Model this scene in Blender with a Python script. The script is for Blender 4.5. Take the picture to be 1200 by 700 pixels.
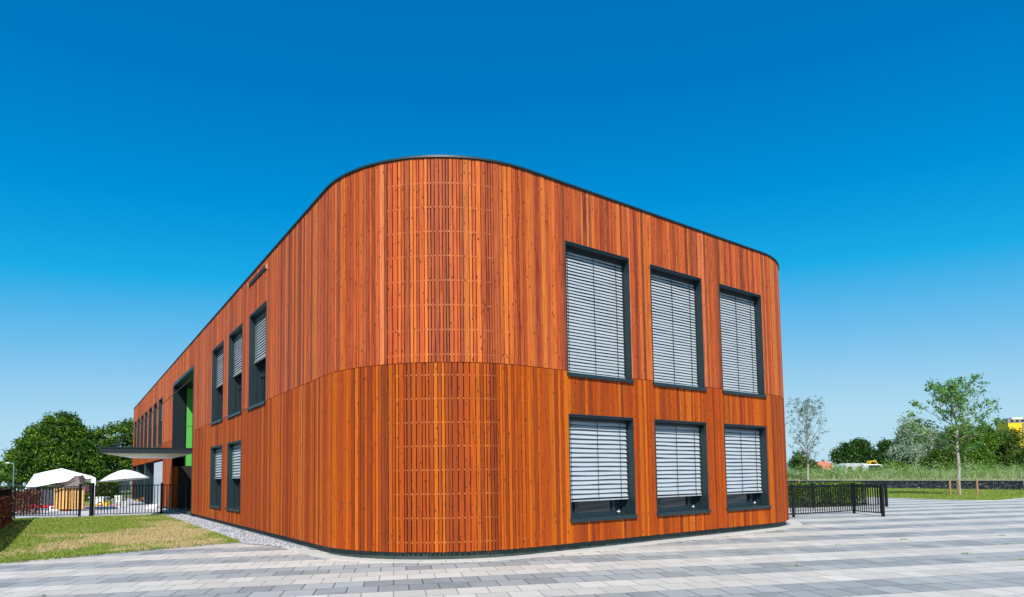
import bpy, bmesh, math, random
import numpy as np
from mathutils import Vector, Matrix
R=math.radians
random.seed(7); rng=np.random.default_rng(7)
scene=bpy.context.scene
for o in list(bpy.data.objects): bpy.data.objects.remove(o)
col=scene.collection
# ---------------------------------------------------------------- camera
EYE=1.6
cd=bpy.data.cameras.new('camera'); cam=bpy.data.objects.new('camera',cd); col.objects.link(cam)
pitch,roll=R(3.625),R(0.839)
fwd=Vector((0,math.cos(pitch),math.sin(pitch))); up0=Vector((0,-math.sin(pitch),math.cos(pitch))); rt0=Vector((1,0,0))
rt=rt0*math.cos(roll)-up0*math.sin(roll); up=up0*math.cos(roll)+rt0*math.sin(roll)
m=Matrix.Identity(4)
for i in range(3): m[i][0]=rt[i]; m[i][1]=up[i]; m[i][2]=-fwd[i]
m[2][3]=EYE; cam.matrix_world=m
cd.sensor_width=36; cd.lens=717.27/1200*36; cd.shift_y=162.8/1200; cd.clip_start=.1; cd.clip_end=3000
scene.camera=cam
# ---------------------------------------------------------------- light
SUN_EL=R(44)
sdir=Vector((-.068*math.cos(SUN_EL),-.9977*math.cos(SUN_EL),math.sin(SUN_EL))).normalized()
w=bpy.data.worlds.new('World'); scene.world=w; w.use_nodes=True
nt=w.node_tree; nt.nodes.clear()
sky=nt.nodes.new('ShaderNodeTexSky'); sky.sky_type='NISHITA'; sky.sun_disc=False
sky.sun_elevation=SUN_EL; sky.sun_rotation=math.atan2(sdir.x,sdir.y); sky.air_density=1.0; sky.dust_density=.25; sky.ozone_density=3.0; sky.altitude=0
sc_=nt.nodes.new('ShaderNodeSeparateColor'); dv=nt.nodes.new('ShaderNodeMath'); dv.operation='DIVIDE'; dv.inputs[1].default_value=9.0
cr=nt.nodes.new('ShaderNodeValToRGB'); e_=cr.color_ramp.elements
SK=((.0,(0,.10,.36)),(.145,(0,.168,.505)),(.18,(0,.192,.545)),(.249,(0,.290,.705)),(.333,(.012,.412,.800)),(.411,(.105,.480,.840)),(.60,(.31,.62,.87)),(.75,(.43,.705,.885)),(.97,(.52,.76,.89)))
while len(e_)<len(SK): e_.new(.5)
for i_,(p_,c_) in enumerate(SK): e_[i_].position=p_; e_[i_].color=(*c_,1)
vm=nt.nodes.new('ShaderNodeVectorMath'); vm.operation='SCALE'; vm.inputs['Scale'].default_value=9.0
bg=nt.nodes.new('ShaderNodeBackground'); bg.inputs['Strength'].default_value=.0865
wo=nt.nodes.new('ShaderNodeOutputWorld')
nt.links.new(sky.outputs[0],sc_.inputs[0]); nt.links.new(sc_.outputs[1],dv.inputs[0]); nt.links.new(dv.outputs[0],cr.inputs[0]); nt.links.new(cr.outputs[0],vm.inputs[0]); nt.links.new(vm.outputs[0],bg.inputs[0]); nt.links.new(bg.outputs[0],wo.inputs[0])
sl=bpy.data.lights.new('sun','SUN'); so=bpy.data.objects.new('sun',sl); col.objects.link(so)
sl.energy=4.6; sl.angle=R(.53); sl.color=(1,.95,.87); so.rotation_euler=sdir.to_track_quat('Z','Y').to_euler(); so.location=(0,-20,40)
vs=scene.view_settings; vs.view_transform='Standard'; vs.look='None'; vs.exposure=.35; vs.gamma=1; vs.use_curve_mapping=False
scene.render.resolution_x=1024; scene.render.resolution_y=597

# ---------------------------------------------------------------- helpers
TH=R(35.874)
dR=Vector((math.cos(TH),math.sin(TH),0)); dL=Vector((-math.sin(TH),math.cos(TH),0))
def F(s,t,z=0): return dR*s+dL*t+Vector((0,0,z))
def tag(o,label=None,cat=None,group=None,kind=None):
    if label: o['label']=label
    if cat: o['category']=cat
    if group: o['group']=group
    if kind: o['kind']=kind
    return o
def empty(name,loc=(0,0,0),rz=0):
    o=bpy.data.objects.new(name,None); col.objects.link(o); o.location=loc; o.rotation_euler=(0,0,rz); o.empty_display_size=.3; return o
def obj(name,mesh,mat,parent=None,smooth=False):
    o=bpy.data.objects.new(name,mesh); col.objects.link(o)
    for mm in (mat if isinstance(mat,(list,tuple)) else [mat]): mesh.materials.append(mm)
    if smooth: mesh.polygons.foreach_set('use_smooth',[True]*len(mesh.polygons))
    if parent: o.parent=parent
    return o
class MB:
    def __init__(s): s.v=[]; s.f=[]; s.a=[]; s.mi=[]
    def face(s,pts,a=0.,mi=0):
        k=len(s.v); s.v+= [tuple(p) for p in pts]; s.f.append(tuple(range(k,k+len(pts)))); s.a.append(a); s.mi.append(mi)
    def box(s,x0,x1,y0,y1,z0,z1,a=0.,fn=None,mi=0):
        k=len(s.v)
        P=[(x0,y0,z0),(x1,y0,z0),(x1,y1,z0),(x0,y1,z0),(x0,y0,z1),(x1,y0,z1),(x1,y1,z1),(x0,y1,z1)]
        if fn: P=[tuple(fn(*p)) for p in P]
        s.v+=P
        for q in ((0,3,2,1),(4,5,6,7),(0,1,5,4),(1,2,6,5),(2,3,7,6),(3,0,4,7)):
            s.f.append(tuple(k+i for i in q)); s.a.append(a); s.mi.append(mi)
    def prism(s,poly,z0,z1,a=0.,mi=0):
        n=len(poly); k=len(s.v)
        s.v+=[(p[0],p[1],z0) for p in poly]+[(p[0],p[1],z1) for p in poly]
        s.f.append(tuple(k+i for i in range(n))[::-1]); s.f.append(tuple(k+n+i for i in range(n))); s.a+=[a,a]; s.mi+=[mi,mi]
        for i in range(n):
            j=(i+1)%n; s.f.append((k+i,k+j,k+n+j,k+n+i)); s.a.append(a); s.mi.append(mi)
    def tube(s,p,q,r0,r1=None,n=8,a=0.,mi=0,cap=True):
        p=Vector(p); q=Vector(q); r1=r0 if r1 is None else r1
        d=(q-p)
        if d.length<1e-6: return
        d.normalize(); x=d.orthogonal().normalized(); y=d.cross(x); k=len(s.v)
        for c,r in((p,r0),(q,r1)):
            for i in range(n):
                t=2*math.pi*i/n; s.v.append(tuple(c+x*math.cos(t)*r+y*math.sin(t)*r))
        for i in range(n):
            j=(i+1)%n; s.f.append((k+i,k+j,k+n+j,k+n+i)); s.a.append(a); s.mi.append(mi)
        if cap:
            s.f.append(tuple(k+i for i in range(n))[::-1]); s.f.append(tuple(k+n+i for i in range(n))); s.a+=[a,a]; s.mi+=[mi,mi]
    def bar(s,p,q,w,h=None,a=0.):
        p=Vector(p); q=Vector(q); h=h or w; d=(q-p).normalized()
        x=Vector((0,0,1)).cross(d)
        x=Vector((1,0,0)) if x.length<1e-4 else x.normalized()
        y=d.cross(x)
        k=len(s.v)
        for c in(p,q):
            for sx,sy in((-1,-1),(1,-1),(1,1),(-1,1)): s.v.append(tuple(c+x*sx*w/2+y*sy*h/2))
        for f in((0,1,2,3),(4,7,6,5),(0,4,5,1),(1,5,6,2),(2,6,7,3),(3,7,4,0)): s.f.append(tuple(k+i for i in f)); s.a.append(a); s.mi.append(0)
    def lathe(s,prof,c=(0,0,0),n=16,a=0.,mi=0):
        k=len(s.v)
        for r,z in prof:
            for i in range(n):
                t=2*math.pi*i/n; s.v.append((c[0]+r*math.cos(t),c[1]+r*math.sin(t),c[2]+z))
        for j in range(len(prof)-1):
            for i in range(n):
                i2=(i+1)%n; s.f.append((k+j*n+i,k+j*n+i2,k+(j+1)*n+i2,k+(j+1)*n+i)); s.a.append(a); s.mi.append(mi)
    def mesh(s,name,fix=True):
        me=bpy.data.meshes.new(name); me.from_pydata(s.v,[],s.f)
        me.polygons.foreach_set('material_index',s.mi)
        at=me.attributes.new('tone','FLOAT','FACE'); at.data.foreach_set('value',s.a)
        if fix:
            b=bmesh.new(); b.from_mesh(me); bmesh.ops.recalc_face_normals(b,faces=b.faces); b.to_mesh(me); b.free()
        me.update(); return me
    def build(s,name,mat,parent=None,smooth=False,fix=True): return obj(name,s.mesh(name,fix),mat,parent,smooth)
def bevel(o,wd=.01,seg=2):
    b=o.modifiers.new('bevel','BEVEL'); b.width=wd; b.segments=seg; b.limit_method='ANGLE'; return o
# ---------------------------------------------------------------- materials
class N:
    def __init__(s,name):
        s.m=bpy.data.materials.new(name); s.m.use_nodes=True; s.t=s.m.node_tree; s.b=s.t.nodes['Principled BSDF']; s.out=s.t.nodes['Material Output']
    def n(s,typ,**kw):
        x=s.t.nodes.new(typ)
        for k,v in kw.items():
            if k in x.inputs: x.inputs[k].default_value=v
            else: setattr(x,k,v)
        return x
    def l(s,a,b): s.t.links.new(a,b)
    def noise(s,vec,scale,detail=4,rough=.55,dist=0):
        x=s.n('ShaderNodeTexNoise'); x.inputs['Scale'].default_value=scale; x.inputs['Detail'].default_value=detail; x.inputs['Roughness'].default_value=rough; x.inputs['Distortion'].default_value=dist
        if vec is not None: s.l(vec,x.inputs['Vector'])
        return x.outputs['Fac']
    def ramp(s,fac,*st):
        x=s.n('ShaderNodeValToRGB'); e=x.color_ramp.elements
        while len(e)<len(st): e.new(.5)
        for i,(p,c) in enumerate(st): e[i].position=p; e[i].color=(*c,1) if len(c)==3 else c
        s.l(fac,x.inputs[0]); return x.outputs[0]
    def mix(s,fac,a,b,mode='MIX'):
        x=s.n('ShaderNodeMix'); x.data_type='RGBA'; x.blend_type=mode
        for v,i in((fac,0),(a,6),(b,7)):
            if isinstance(v,(int,float)): x.inputs[i].default_value=v
            elif isinstance(v,tuple): x.inputs[i].default_value=(*v,1)
            else: s.l(v,x.inputs[i])
        return x.outputs[2]
    def math(s,op,a,b=None,c=None):
        x=s.n('ShaderNodeMath'); x.operation=op
        for v,i in((a,0),(b,1),(c,2)):
            if v is None: continue
            if isinstance(v,(int,float)): x.inputs[i].default_value=v
            else: s.l(v,x.inputs[i])
        return x.outputs[0]
    def coord(s,kind='Object',scale=(1,1,1),rot=(0,0,0),loc=(0,0,0)):
        t=s.n('ShaderNodeTexCoord'); mp=s.n('ShaderNodeMapping'); mp.inputs['Scale'].default_value=scale; mp.inputs['Rotation'].default_value=rot; mp.inputs['Location'].default_value=loc
        s.l(t.outputs[kind],mp.inputs[0]); return mp.outputs[0]
    def attr(s,name='tone'):
        a=s.n('ShaderNodeAttribute'); a.attribute_name=name; return a.outputs['Fac']
    def bump(s,h,st=.3,d=.01):
        b=s.n('ShaderNodeBump'); b.inputs['Strength'].default_value=st; b.inputs['Distance'].default_value=d; s.l(h,b.inputs['Height']); s.l(b.outputs[0],s.b.inputs['Normal'])
    def set(s,**k):
        for a,v in k.items():
            i=s.b.inputs[a.replace('_',' ')]
            if isinstance(v,tuple): i.default_value=(*v,1)
            elif isinstance(v,(int,float)): i.default_value=v
            else: s.l(v,i)
        return s.m
def plain(name,c,rough=.6,var=.15,scale=6,metal=0,spec=.5):
    k=N(name); v=k.coord(); n=k.noise(v,scale,5)
    c2=tuple(x*(1-var) for x in c); c3=tuple(min(1,x*(1+var)) for x in c)
    colr=k.ramp(n,(.3,c2),(.7,c3)); k.bump(k.noise(v,scale*8,3),.1,.004)
    return k.set(Base_Color=colr,Roughness=rough,Metallic=metal,Specular_IOR_Level=spec)
def wood_cladding(name,stops,hue_hi,rough=.5):
    k=N(name); t=k.attr()
    base=k.ramp(t,*stops)
    g=k.n('ShaderNodeNewGeometry'); sep=k.n('ShaderNodeSeparateXYZ'); k.l(g.outputs['Position'],sep.inputs[0])
    # grain: stretched along z, offset by board tone
    cmb=k.n('ShaderNodeCombineXYZ')
    k.l(k.math('MULTIPLY_ADD',sep.outputs[0],60,k.math('MULTIPLY',t,91)),cmb.inputs[0]); k.l(k.math('MULTIPLY',sep.outputs[1],60),cmb.inputs[1]); k.l(k.math('MULTIPLY_ADD',sep.outputs[2],1.4,k.math('MULTIPLY',t,37)),cmb.inputs[2])
    gr=k.noise(cmb.outputs[0],1.0,5,.68)
    c=k.mix(k.ramp(gr,(.32,(0,0,0)),(.72,(.42,.42,.42))),base,hue_hi)
    c=k.mix(k.ramp(gr,(.3,(.75,.75,.75)),(.5,(0,0,0))),c,(.085,.014,.007))
    # knots
    cm2=k.n('ShaderNodeCombineXYZ')
    k.l(k.math('MULTIPLY_ADD',sep.outputs[0],11,k.math('MULTIPLY',t,53)),cm2.inputs[0]); k.l(k.math('MULTIPLY',sep.outputs[1],11),cm2.inputs[1]); k.l(k.math('MULTIPLY_ADD',sep.outputs[2],5,k.math('MULTIPLY',t,71)),cm2.inputs[2])
    vo=k.n('ShaderNodeTexVoronoi'); k.l(cm2.outputs[0],vo.inputs['Vector']); vo.inputs['Scale'].default_value=1
    kn=k.ramp(vo.outputs['Distance'],(.10,(.9,.9,.9)),(.21,(0,0,0)))
    c=k.mix(kn,c,(.10,.022,.01))
    # slow weathering
    wn=k.noise(k.coord('Object',(.5,.5,.25)),1.2,3)
    c=k.mix(k.ramp(wn,(.35,(.0,.0,.0)),(.8,(.2,.2,.2))),c,(.30,.055,.012))
    hn=k.noise(cmb.outputs[0],2.2,2)
    k.bump(hn,.35,.004)
    return k.set(Base_Color=c,Roughness=k.math('MULTIPLY_ADD',gr,.25,rough),Specular_IOR_Level=.14)
M={}
M['wood_up']=wood_cladding('stained_red_boards',((0,(.07,.008,.008)),(.12,(.13,.015,.012)),(.22,(.34,.036,.012)),(.36,(.53,.068,.012)),(.48,(.20,.026,.012)),(.58,(.58,.105,.016)),(.70,(.63,.155,.020)),(.80,(.26,.038,.016)),(.90,(.60,.145,.05)),(1,(.62,.22,.10))),(.66,.21,.06))
M['wood_lo']=wood_cladding('stained_orange_boards',((0,(.09,.010,.006)),(.12,(.17,.020,.007)),(.26,(.30,.036,.004)),(.40,(.44,.064,.003)),(.52,(.18,.022,.007)),(.64,(.48,.086,.003)),(.78,(.60,.135,.005)),(.88,(.20,.027,.008)),(.96,(.50,.13,.012)),(1,(.74,.40,.20))),(.50,.115,.006),.55)
M['batten']=plain('raw_batten',(.50,.28,.11),.7,.2,10)
M['backing']=plain('black_membrane',(.022,.014,.012),.9)
M['metal']=plain('anthracite_metal',(.013,.029,.036),.42,.1,3,.0,.5)
M['metal_dark']=plain('dark_anthracite',(.008,.015,.018),.45,.1,3)
M['capm']=plain('roof_trim_metal',(.012,.03,.033),.38,.1,3,0)
M['roof']=plain('roof_felt',(.08,.08,.085),.9,.2,1)
M['slat']=plain('blind_aluminium',(.40,.435,.47),.42,.04,2,.0)
M['cord']=plain('cord_black',(.03,.035,.04),.7)
M['plinth']=plain('green_black_plinth',(.035,.055,.05),.7,.3,5)
M['green']=plain('lime_green_panel',(.10,.48,.07),.5,.04,1)
M['soffit']=plain('white_soffit',(.86,.87,.87),.5,.04,2)
M['greypanel']=plain('light_grey_panel',(.46,.48,.52),.5,.06,2)
M['white']=plain('white_fabric',(.80,.81,.82),.8,.04,2)
M['whitep']=plain('white_plastic',(.8,.8,.8),.35,.03,2)
M['black']=plain('black_powder_coat',(.005,.006,.007),.5,.2,8,0,.25)
M['beige']=plain('pale_curtain',(.5,.47,.42),.8,.08,6)
def glass():
    k=N('dark_window_glass'); v=k.coord(); k.bump(k.noise(v,1.3,1),.05,.01)
    return k.set(Base_Color=(.012,.02,.026),Roughness=.03,Specular_IOR_Level=.75,IOR=1.5)
M['glass']=glass()
def paving():
    k=N('concrete_pavers'); v=k.coord('Object',(1,1,1),(0,0,-R(11)),(0,-8.95,0))
    sp=k.n('ShaderNodeSeparateXYZ'); k.l(v,sp.inputs[0])
    br=k.n('ShaderNodeTexBrick'); k.l(v,br.inputs['Vector']); br.offset=.5; br.inputs['Scale'].default_value=1
    br.inputs['Color1'].default_value=(0,0,0,1); br.inputs['Color2'].default_value=(1,1,1,1); br.inputs['Mortar'].default_value=(.5,.5,.5,1)
    br.inputs['Mortar Size'].default_value=.009; br.inputs['Mortar Smooth'].default_value=.2; br.inputs['Brick Width'].default_value=.44; br.inputs['Row Height'].default_value=.485
    fr=k.math('FRACT',k.math('DIVIDE',sp.outputs[1],1.94)); band=k.math('LESS_THAN',fr,.5)
    n1=k.noise(v,3,5); n2=k.noise(v,60,3); n3=k.noise(v,.35,3); n4=k.noise(v,1.1,4,.6)
    light=k.mix(br.outputs['Color'],(.51,.475,.42),(.645,.605,.54))
    dark=k.mix(br.outputs['Color'],(.19,.21,.218),(.39,.40,.392))
    dark=k.mix(k.ramp(n4,(.48,(0,0,0)),(.72,(.65,.65,.65))),dark,(.38,.40,.41))
    c=k.mix(band,light,dark)
    c=k.mix(k.ramp(n1,(.3,(.22,.22,.22)),(.6,(0,0,0))),c,(.38,.37,.35))
    c=k.mix(k.ramp(n3,(.38,(0,0,0)),(.7,(.28,.28,.28))),c,(.40,.385,.35)); n5=k.noise(k.coord('Object',(.6,3.5,1),(0,0,-R(28))),1.0,5,.7); c=k.mix(k.ramp(n5,(.55,(0,0,0)),(.75,(.22,.22,.22))),c,(.22,.21,.20)); n6=k.noise(v,2.2,6,.75); c=k.mix(k.ramp(n6,(.62,(0,0,0)),(.70,(.35,.35,.35))),c,(.26,.25,.23))
    c=k.mix(k.ramp(n2,(.35,(.2,.2,.2)),(.55,(0,0,0))),c,(.25,.25,.25))
    jc=k.mix(band,(.26,.245,.22),(.075,.08,.085))
    c=k.mix(br.outputs['Fac'],c,jc)
    h=k.math('SUBTRACT',k.math('MULTIPLY',n2,.3),br.outputs['Fac']); k.bump(h,.5,.006)
    return k.set(Base_Color=c,Roughness=.75,Specular_IOR_Level=.35)
M['paving']=paving()
def stone(name,a,b,sc=6):
    k=N(name); v=k.coord(); n=k.noise(v,sc,6); n2=k.noise(v,sc*12,3)
    c=k.mix(n,a,b); c=k.mix(k.ramp(n2,(.3,(.3,.3,.3)),(.6,(0,0,0))),c,tuple(x*.5 for x in a)); c=k.mix(k.math('MULTIPLY',k.attr(),.35),c,tuple(x*.75 for x in a))
    k.bump(n2,.4,.005); return k.set(Base_Color=c,Roughness=.85)
M['border']=stone('light_border_stone',(.50,.49,.45),(.62,.61,.57))
M['concrete']=stone('grey_concrete',(.42,.42,.41),(.52,.52,.5),3)
M['farpave']=stone('pale_play_paving',(.46,.47,.49),(.56,.57,.58),2)
def pebble():
    k=N('grey_pebbles'); t=k.attr(); c=k.ramp(t,(0,(.12,.13,.15)),(.5,(.30,.31,.34)),(1,(.62,.62,.64))); return k.set(Base_Color=c,Roughness=.8)
M['pebble']=pebble()
def gravelbed():
    k=N('gravel_bed'); v=k.coord(); vo=k.n('ShaderNodeTexVoronoi'); k.l(v,vo.inputs['Vector']); vo.inputs['Scale'].default_value=32
    g=k.n('ShaderNodeSeparateColor'); k.l(vo.outputs['Color'],g.inputs[0])
    c=k.ramp(g.outputs[0],(0,(.18,.19,.21)),(.5,(.36,.37,.40)),(1,(.60,.60,.62)))
    c=k.mix(k.ramp(vo.outputs['Distance'],(.35,(0,0,0)),(.75,(.8,.8,.8))),c,(.12,.12,.13)); h=k.math('SUBTRACT',1,vo.outputs['Distance']); k.bump(h,.8,.02)
    return k.set(Base_Color=c,Roughness=.85)
M['gravel']=gravelbed()
def lawn_mat(name,blade,dry):
    k=N(name); g=k.n('ShaderNodeNewGeometry'); v=g.outputs['Position']
    n=k.noise(v,.55,6,.65,.4); n2=k.noise(v,6,4)
    def blob(cx,cy,rx,ry,amp):
        vr=k.n('ShaderNodeMapping'); vr.vector_type='TEXTURE'; vr.inputs['Location'].default_value=(cx,cy,0); vr.inputs['Rotation'].default_value=(0,0,TH); vr.inputs['Scale'].default_value=(rx,ry,1); k.l(v,vr.inputs[0])
        ln=k.n('ShaderNodeVectorMath'); ln.operation='LENGTH'; k.l(vr.outputs[0],ln.inputs[0]); return k.math('MULTIPLY',k.math('MAXIMUM',k.math('SUBTRACT',1,ln.outputs['Value']),0),amp)
    q1=F(1.3,20.3); q2=F(3.1,24); q3=F(-2.6,26); mixf=k.math('MULTIPLY_ADD',n2,.34,n)
    if dry<.9:
        mixf=k.math('ADD',mixf,blob(q1.x,q1.y,2.6,4.6,.30)); mixf=k.math('ADD',mixf,blob(q2.x,q2.y,1.2,9,.22))
    gr=k.mix(n2,(.11,.18,.010),(.25,.29,.03)); dr=k.mix(n2,(.40,.28,.13),(.60,.44,.26))
    f=k.ramp(mixf,(dry,(0,0,0)),(dry+.09,(1,1,1))); c=k.mix(f,gr,dr)
    if blade:
        t=k.attr(); c=k.mix(k.math('MULTIPLY',t,.5),c,(.20,.30,.05))
        k.set(Base_Color=c,Roughness=.7); 
    else: k.bump(k.noise(v,40,4),.7,.03); k.set(Base_Color=c,Roughness=.95)
    return k.m
M['lawn']=lawn_mat('lawn_soil',False,.73); M['lawnb']=lawn_mat('lawn_blades',True,.73)
M['lawn2']=lawn_mat('green_lawn_soil',False,.95); M['lawn2b']=lawn_mat('green_lawn_blades',True,.95)
def terr():
    k=N('meadow_soil'); g=k.n('ShaderNodeNewGeometry'); n=k.noise(g.outputs['Position'],.2,5); c=k.ramp(n,(.3,(.10,.14,.04)),(.7,(.20,.20,.08))); k.bump(k.noise(g.outputs['Position'],4,4),.6,.1); return k.set(Base_Color=c,Roughness=.95)
M['terrain']=terr()
def leaf(name,stops,trans=.35,rough=.5):
    k=N(name); t=k.attr(); c=k.ramp(t,*stops)
    tr=k.n('ShaderNodeBsdfTranslucent'); k.l(c,tr.inputs[0]); mx=k.n('ShaderNodeMixShader'); mx.inputs[0].default_value=trans
    k.set(Base_Color=c,Roughness=rough,Specular_IOR_Level=.35); k.l(k.b.outputs[0],mx.inputs[1]); k.l(tr.outputs[0],mx.inputs[2]); k.l(mx.outputs[0],k.out.inputs[0]); return k.m
M['leaf_maple']=leaf('plane_tree_leaves',((0,(.012,.045,.003)),(.5,(.045,.12,.006)),(1,(.19,.31,.02))),.25)
M['leaf_dark']=leaf('dark_leaves',((0,(.012,.05,.008)),(.5,(.03,.09,.012)),(1,(.08,.16,.025))),.25)
M['leaf_willow']=leaf('willow_leaves',((0,(.11,.18,.10)),(.5,(.26,.35,.22)),(1,(.50,.57,.42))),.25)
M['leaf_green']=leaf('mid_green_leaves',((0,(.04,.11,.008)),(.5,(.10,.21,.012)),(1,(.22,.34,.03))))
M['leaf_young']=leaf('young_tree_leaves',((0,(.05,.15,.03)),(.5,(.12,.27,.05)),(1,(.26,.42,.10))))
M['leaf_pale']=leaf('pale_sparse_leaves',((0,(.08,.12,.06)),(1,(.20,.27,.14))))
M['leaf_red']=leaf('red_brown_leaves',((0,(.07,.018,.012)),(.45,(.16,.035,.02)),(.8,(.28,.09,.03)),(1,(.16,.17,.04))))
M['leaf_hedge']=leaf('hedge_leaves',((0,(.02,.07,.006)),(.6,(.07,.14,.012)),(1,(.22,.26,.03))))
M['leaf_box']=leaf('clipped_hedge_leaves',((0,(.03,.08,.006)),(.5,(.08,.17,.012)),(.85,(.20,.30,.03)),(1,(.36,.36,.05))),.3)
M['tall']=leaf('tall_meadow_grass',((0,(.09,.17,.03)),(.4,(.19,.30,.06)),(.75,(.32,.42,.14)),(.93,(.48,.45,.24)),(1,(.52,.54,.42))),.3,.7)
M['meadow_leaf']=leaf('meadow_herb_leaves',((0,(.06,.14,.015)),(.4,(.18,.31,.04)),(.7,(.32,.44,.13)),(1,(.48,.55,.33))),.25)
M['bark']=plain('bark',(.13,.10,.075),.9,.35,9)
M['bark_pale']=plain('pale_bark',(.36,.33,.28),.85,.35,12)
M['twig']=plain('twig_bark',(.17,.14,.11),.85,.3,12)
M['stake']=plain('wooden_stake',(.36,.19,.10),.8,.2,8)
def gab():
    k=N('basalt_stones'); t=k.attr(); c=k.ramp(t,(0,(.012,.015,.02)),(.5,(.05,.058,.07)),(.85,(.15,.165,.19)),(1,(.50,.51,.53))); v=k.coord(); k.bump(k.noise(v,18,3),.5,.02); return k.set(Base_Color=c,Roughness=.7)
M['gabion']=gab()
M['wire']=plain('galvanised_wire',(.35,.36,.38),.4,.1,5,.7)
def brick(name,a,b,mo,sc=1):
    k=N(name); v=k.coord('Object',(1,1,1),(R(90),0,0)); br=k.n('ShaderNodeTexBrick'); k.l(v,br.inputs['Vector']); br.inputs['Scale'].default_value=4*sc
    br.inputs['Color1'].default_value=(*a,1); br.inputs['Color2'].default_value=(*b,1); br.inputs['Mortar'].default_value=(*mo,1); return k.set(Base_Color=br.outputs['Color'],Roughness=.85)
M['brick']=brick('red_brown_brick',(.30,.13,.09),(.38,.19,.13),(.4,.36,.32))
M['tile']=plain('orange_roof_tile',(.55,.16,.09),.8,.25,3)
M['slate']=plain('grey_roof_tile',(.16,.15,.15),.8,.25,3)
M['yellow']=plain('yellow_cladding',(.85,.55,.01),.5,.05,1)
M['taupe']=plain('taupe_cladding',(.26,.22,.19),.7,.1,1)
M['render']=plain('white_render',(.72,.70,.68),.7,.06,1)
M['plank']=plain('pine_planks',(.66,.36,.12),.7,.2,5)
M['plankg']=plain('weathered_planks',(.34,.31,.30),.8,.2,5)
M['darkcloth']=plain('dark_brown_cloth',(.045,.03,.028),.9,.3,4)
M['browncloth']=plain('taupe_cloth',(.19,.15,.14),.9,.2,4)
M['red']=plain('red_cloth',(.55,.02,.03),.7,.2,4)
M['pink']=plain('pink_cloth',(.7,.18,.38),.7,.1,4)
M['bluecar']=plain('light_blue_paint',(.38,.55,.66),.25,.03,2)
M['whitecar']=plain('white_paint',(.55,.56,.58),.25,.03,2)
M['rubber']=plain('rubber',(.015,.015,.015),.8)
M['toy']=plain('yellow_toy_plastic',(.8,.45,.02),.4,.05,2)
M['orange']=plain('orange_plastic',(.75,.22,.02),.4,.05,2)
M['lampgrey']=plain('galvanised_lamp_post',(.25,.32,.33),.4,.1,3,.3)
M['nail']=plain('steel_nails',(.05,.05,.05),.4)

# ---------------------------------------------------------------- ground
def sheet(name,poly,z,mat,kind='structure'):
    me=bpy.data.meshes.new(name); me.from_pydata([(p[0],p[1],z) for p in poly],[],[tuple(range(len(poly)))])
    if me.polygons[0].normal.z<0: me.flip_normals()
    o=obj(name,me,mat); tag(o,kind=kind); return o
sheet('ground',[(-1400,-300),(1400,-300),(1400,2200),(-1400,2200)],-.03,M['terrain'])
xy=lambda *q:[tuple(F(*p)[:2]) for p in q]
sheet('paved_square',[(-26,-14),(60,-14),(60,30)]+[(45,46),(16,92),(-8,92)]+xy((-6,44),(-6,15)),0,M['paving'])
# lawn left
LAWN=[(3.55,17.0),(3.55,33.35),(-2.0,35.6),(-3.2,35.9),(-3.2,15.6)]
sheet('lawn',xy(*LAWN),.02,M['lawn'])
sheet('gravel_strip',xy((3.6,16.6),(4.75,13.4),(4.75,33.0),(3.6,33.3)),.012,M['gravel'])
sheet('playground_paving',xy((4.75,33.2),(4.75,70),(-9,70),(-9,36.0),(-2,35.7),(3.6,33.45)),.006,M['farpave'])
sheet('playground_lawn',xy((-9,50),(2,50.2),(4.2,64),(4,92),(-40,92),(-40,40),(-9,40)),.012,M['lawn2'])
# lawn edging
eb=MB()
for a_,b_ in (((3.55,17.0),(3.55,33.3)),((-3.2,15.6),(3.55,17.0)),((3.5,33.5),(-3.2,36.05))):
    p=F(*a_); q=F(*b_); eb.bar(p+Vector((0,0,.0)),q+Vector((0,0,.0)),.06 if a_[1]!=33.5 else .16,.05)
tag(eb.build('lawn_edging',M['concrete']),kind='structure')
# right lawn
GA=Vector((22.4,77.9,0)); GB=Vector((44.5,31.1,0)); gd=(GB-GA).normalized(); gn=Vector((-gd.y,gd.x,0))  # gn points away (to +x,+y)
if gn.x<0: gn=-gn
LAWN2=[(20.6,38.9),(21.83,35.85),(22.8,32.6),(23.55,31.3),(24.3,30.95),(26,32.1),(29,34.2),(36,38.6),(40.0,40.3),(22.2,77.6),(15,75),(17,52)]
sheet('far_lawn',LAWN2,.03,M['lawn2'])
kb=MB()
for a_,b_ in zip(LAWN2[:8],LAWN2[1:9]): kb.bar(Vector((*a_,.0)),Vector((*b_,.0)),.09,.07)
tag(kb.build('lawn_kerb',M['concrete']),kind='structure')
# meadow terrain, rising slightly behind the gabion wall
def meadow():
    nu,nv=40,40; v=[];f=[]
    for i in range(nu+1):
        for j in range(nv+1):
            p=GA+gd*(-80+ (170)*i/nu)+gn*(.45+ (j/nv)**2*260)
            z=.70+ .3*min(1,(j/nv)*3)+.1*math.sin(p.x*.3)*math.sin(p.y*.21)*(j>0)
            v.append((p.x,p.y,z))
    for i in range(nu):
        for j in range(nv):
            a=i*(nv+1)+j; f.append((a,a+1,a+nv+2,a+nv+1))
    me=bpy.data.meshes.new('meadow'); me.from_pydata(v,[],f); b=bmesh.new(); b.from_mesh(me); bmesh.ops.recalc_face_normals(b,faces=b.faces); 
    b.to_mesh(me); b.free()
    if me.polygons[5].normal.z<0: me.flip_normals()
    tag(obj('meadow',me,M['terrain'],smooth=True),kind='structure')
meadow()

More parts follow.
